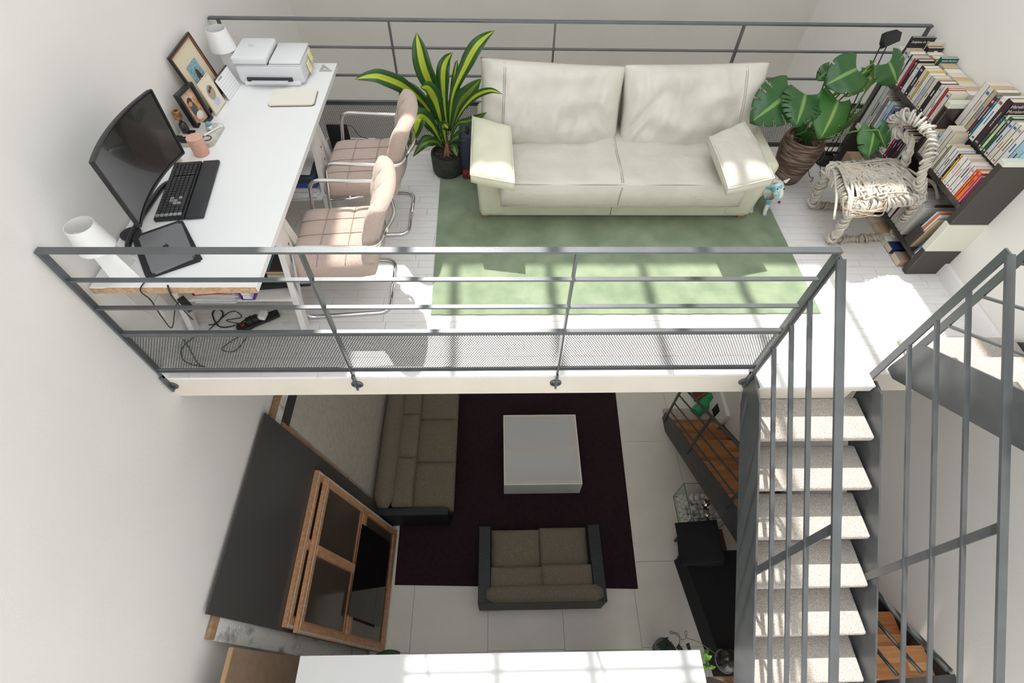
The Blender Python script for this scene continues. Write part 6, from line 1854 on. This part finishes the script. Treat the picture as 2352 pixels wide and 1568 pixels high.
bm = B(); tube(bm, [(base.x + .02, base.y, ZL + .18), base], .008, 6); obj('stalk', bm, M_bleaf, gp_)
for tip, md, wd in (((1629, 1487), (1620, 1505), .045), ((1635, 1505), (1627, 1512), .035), ((1644, 1531), (1632, 1532), .035), ((1618, 1540), (1620, 1533), .03)):
    blade([base, P(*md, z=-2.25), P(*tip, z=-2.25)], wd, M_bleaf, gp_, face=(0, 0, 1), fold=.08)
lf = thing('leafy_plant', 'dark green rounded leaf peeking out beside the window sashes', 'plant', (-1.0, .5, ZL))
a, b_ = P(872, 1512, z=-3.2), P(918, 1497, z=-3.2)
monstera_leaf(a, b_, .13, (0, 0, 1), mat('deep_green_leaf', (.03, .085, .03), .4), 0, parent=lf)
simple_pot(a.x, a.y - .05, .1, .3, lf)
bm = B(); tube(bm, [(a.x, a.y - .05, ZL + .28), a], .006, 6); obj('stalk', bm, M_stem, lf)
bm = B(); q = P(1340, 1499, z=-3.9); tube(bm, [q + Vector((.03 * math.cos(k * PI / 8), 0, .03 * math.sin(k * PI / 8))) for k in range(9)], .006, 6)
hk = thing('trolley', 'small trolley handle peeping over the cupboard edge', 'trolley', (q.x, q.y - .02, ZL)); obj('handle', bm, M_black, hk, smooth=True)
bm = rbox(q.x - .1, q.x + .1, q.y - .1, q.y - .0, ZL + .002, -3.905, .01, 2); obj('body', bm, M_black, hk)
# picture, green tube and frame near the foot of the wooden stair
t = thing('canvas_picture', 'thick white canvas with a small dark print leaning at the wooden stair foot', 'picture', (3.1, 3.45, ZL))
z0, z1, ya, yb = ZL + .06, ZL + .52, 3.22, 3.62
Mv = Matrix.Translation((3.10, 0, ZL + .06)) @ Matrix.Rotation(.06, 4, 'Y') @ Matrix.Translation((-3.10, 0, -(ZL + .06)))
bm = B(); box(bm, 3.075, 3.125, ya, yb, z0, z1, Mv); obj('canvas', bm, M_white, t)
bm = B(); box(bm, 3.073, 3.0745, 3.37, 3.50, ZL + .18, ZL + .38, Mv); o = obj('print', bm, M_black, t)
bm = B(); box(bm, 3.0715, 3.0725, 3.41, 3.46, ZL + .24, ZL + .32, Mv); obj('print_figure', bm, mat('dark_red_print', (.25, .03, .02), .6, c2=(.02, .01, .01), n=60), t)
gt = thing('green_tube', 'bright green tube lying by the foot of the wooden stair', 'tube', P(1600, 945, z=ZL + .09))
a, b_ = P(1596, 948, z=ZL + .09), P(1636, 912, z=ZL + .09)
bm = B(); d = (b_ - a).normalized(); tube(bm, [a, a + d * .02, b_ - d * .05, b_], [.075, .085, .085, .085], 20); obj('tube_body', bm, mat('bright_green_plastic', (.02, .30, .11), .4), gt, smooth='auto')
bm = B(); tube(bm, [a.lerp(b_, .72), a.lerp(b_, .76)], .092, 20); obj('collar', bm, mat('bright_green_plastic', (.02, .30, .11), .4), gt, smooth='auto')
t = thing('small_crate', 'dark wooden tray with gold edging beyond the green tube', 'tray', P(1605, 912, z=ZL))
a = P(1598, 925, z=ZL)
obj('tray_body', rbox(a.x - .02, a.x + .22, a.y + .02, a.y + .30, ZL + .001, ZL + .05, .003, 1), M_redw, t)
bm = B(); tube(bm, [(a.x, a.y + .04, ZL + .053), (a.x + .2, a.y + .16, ZL + .053)], .004, 5); obj('gold_edge', bm, mat('brass_edge', (.7, .5, .2), .3, .8), t)
# ------------------------------------------------------------------ lettering becomes plain mesh
dg = bpy.context.evaluated_depsgraph_get(); dg.update()
for o in [o for o in bpy.data.objects if o.type == 'FONT']:
    me = bpy.data.meshes.new_from_object(o.evaluated_get(dg))
    n = bpy.data.objects.new('lettering', me); COL.objects.link(n)
    if not me.materials: me.materials.append(o.data.materials[0])
    n.parent = o.parent; n.matrix_basis = o.matrix_basis.copy()
    bpy.data.objects.remove(o)
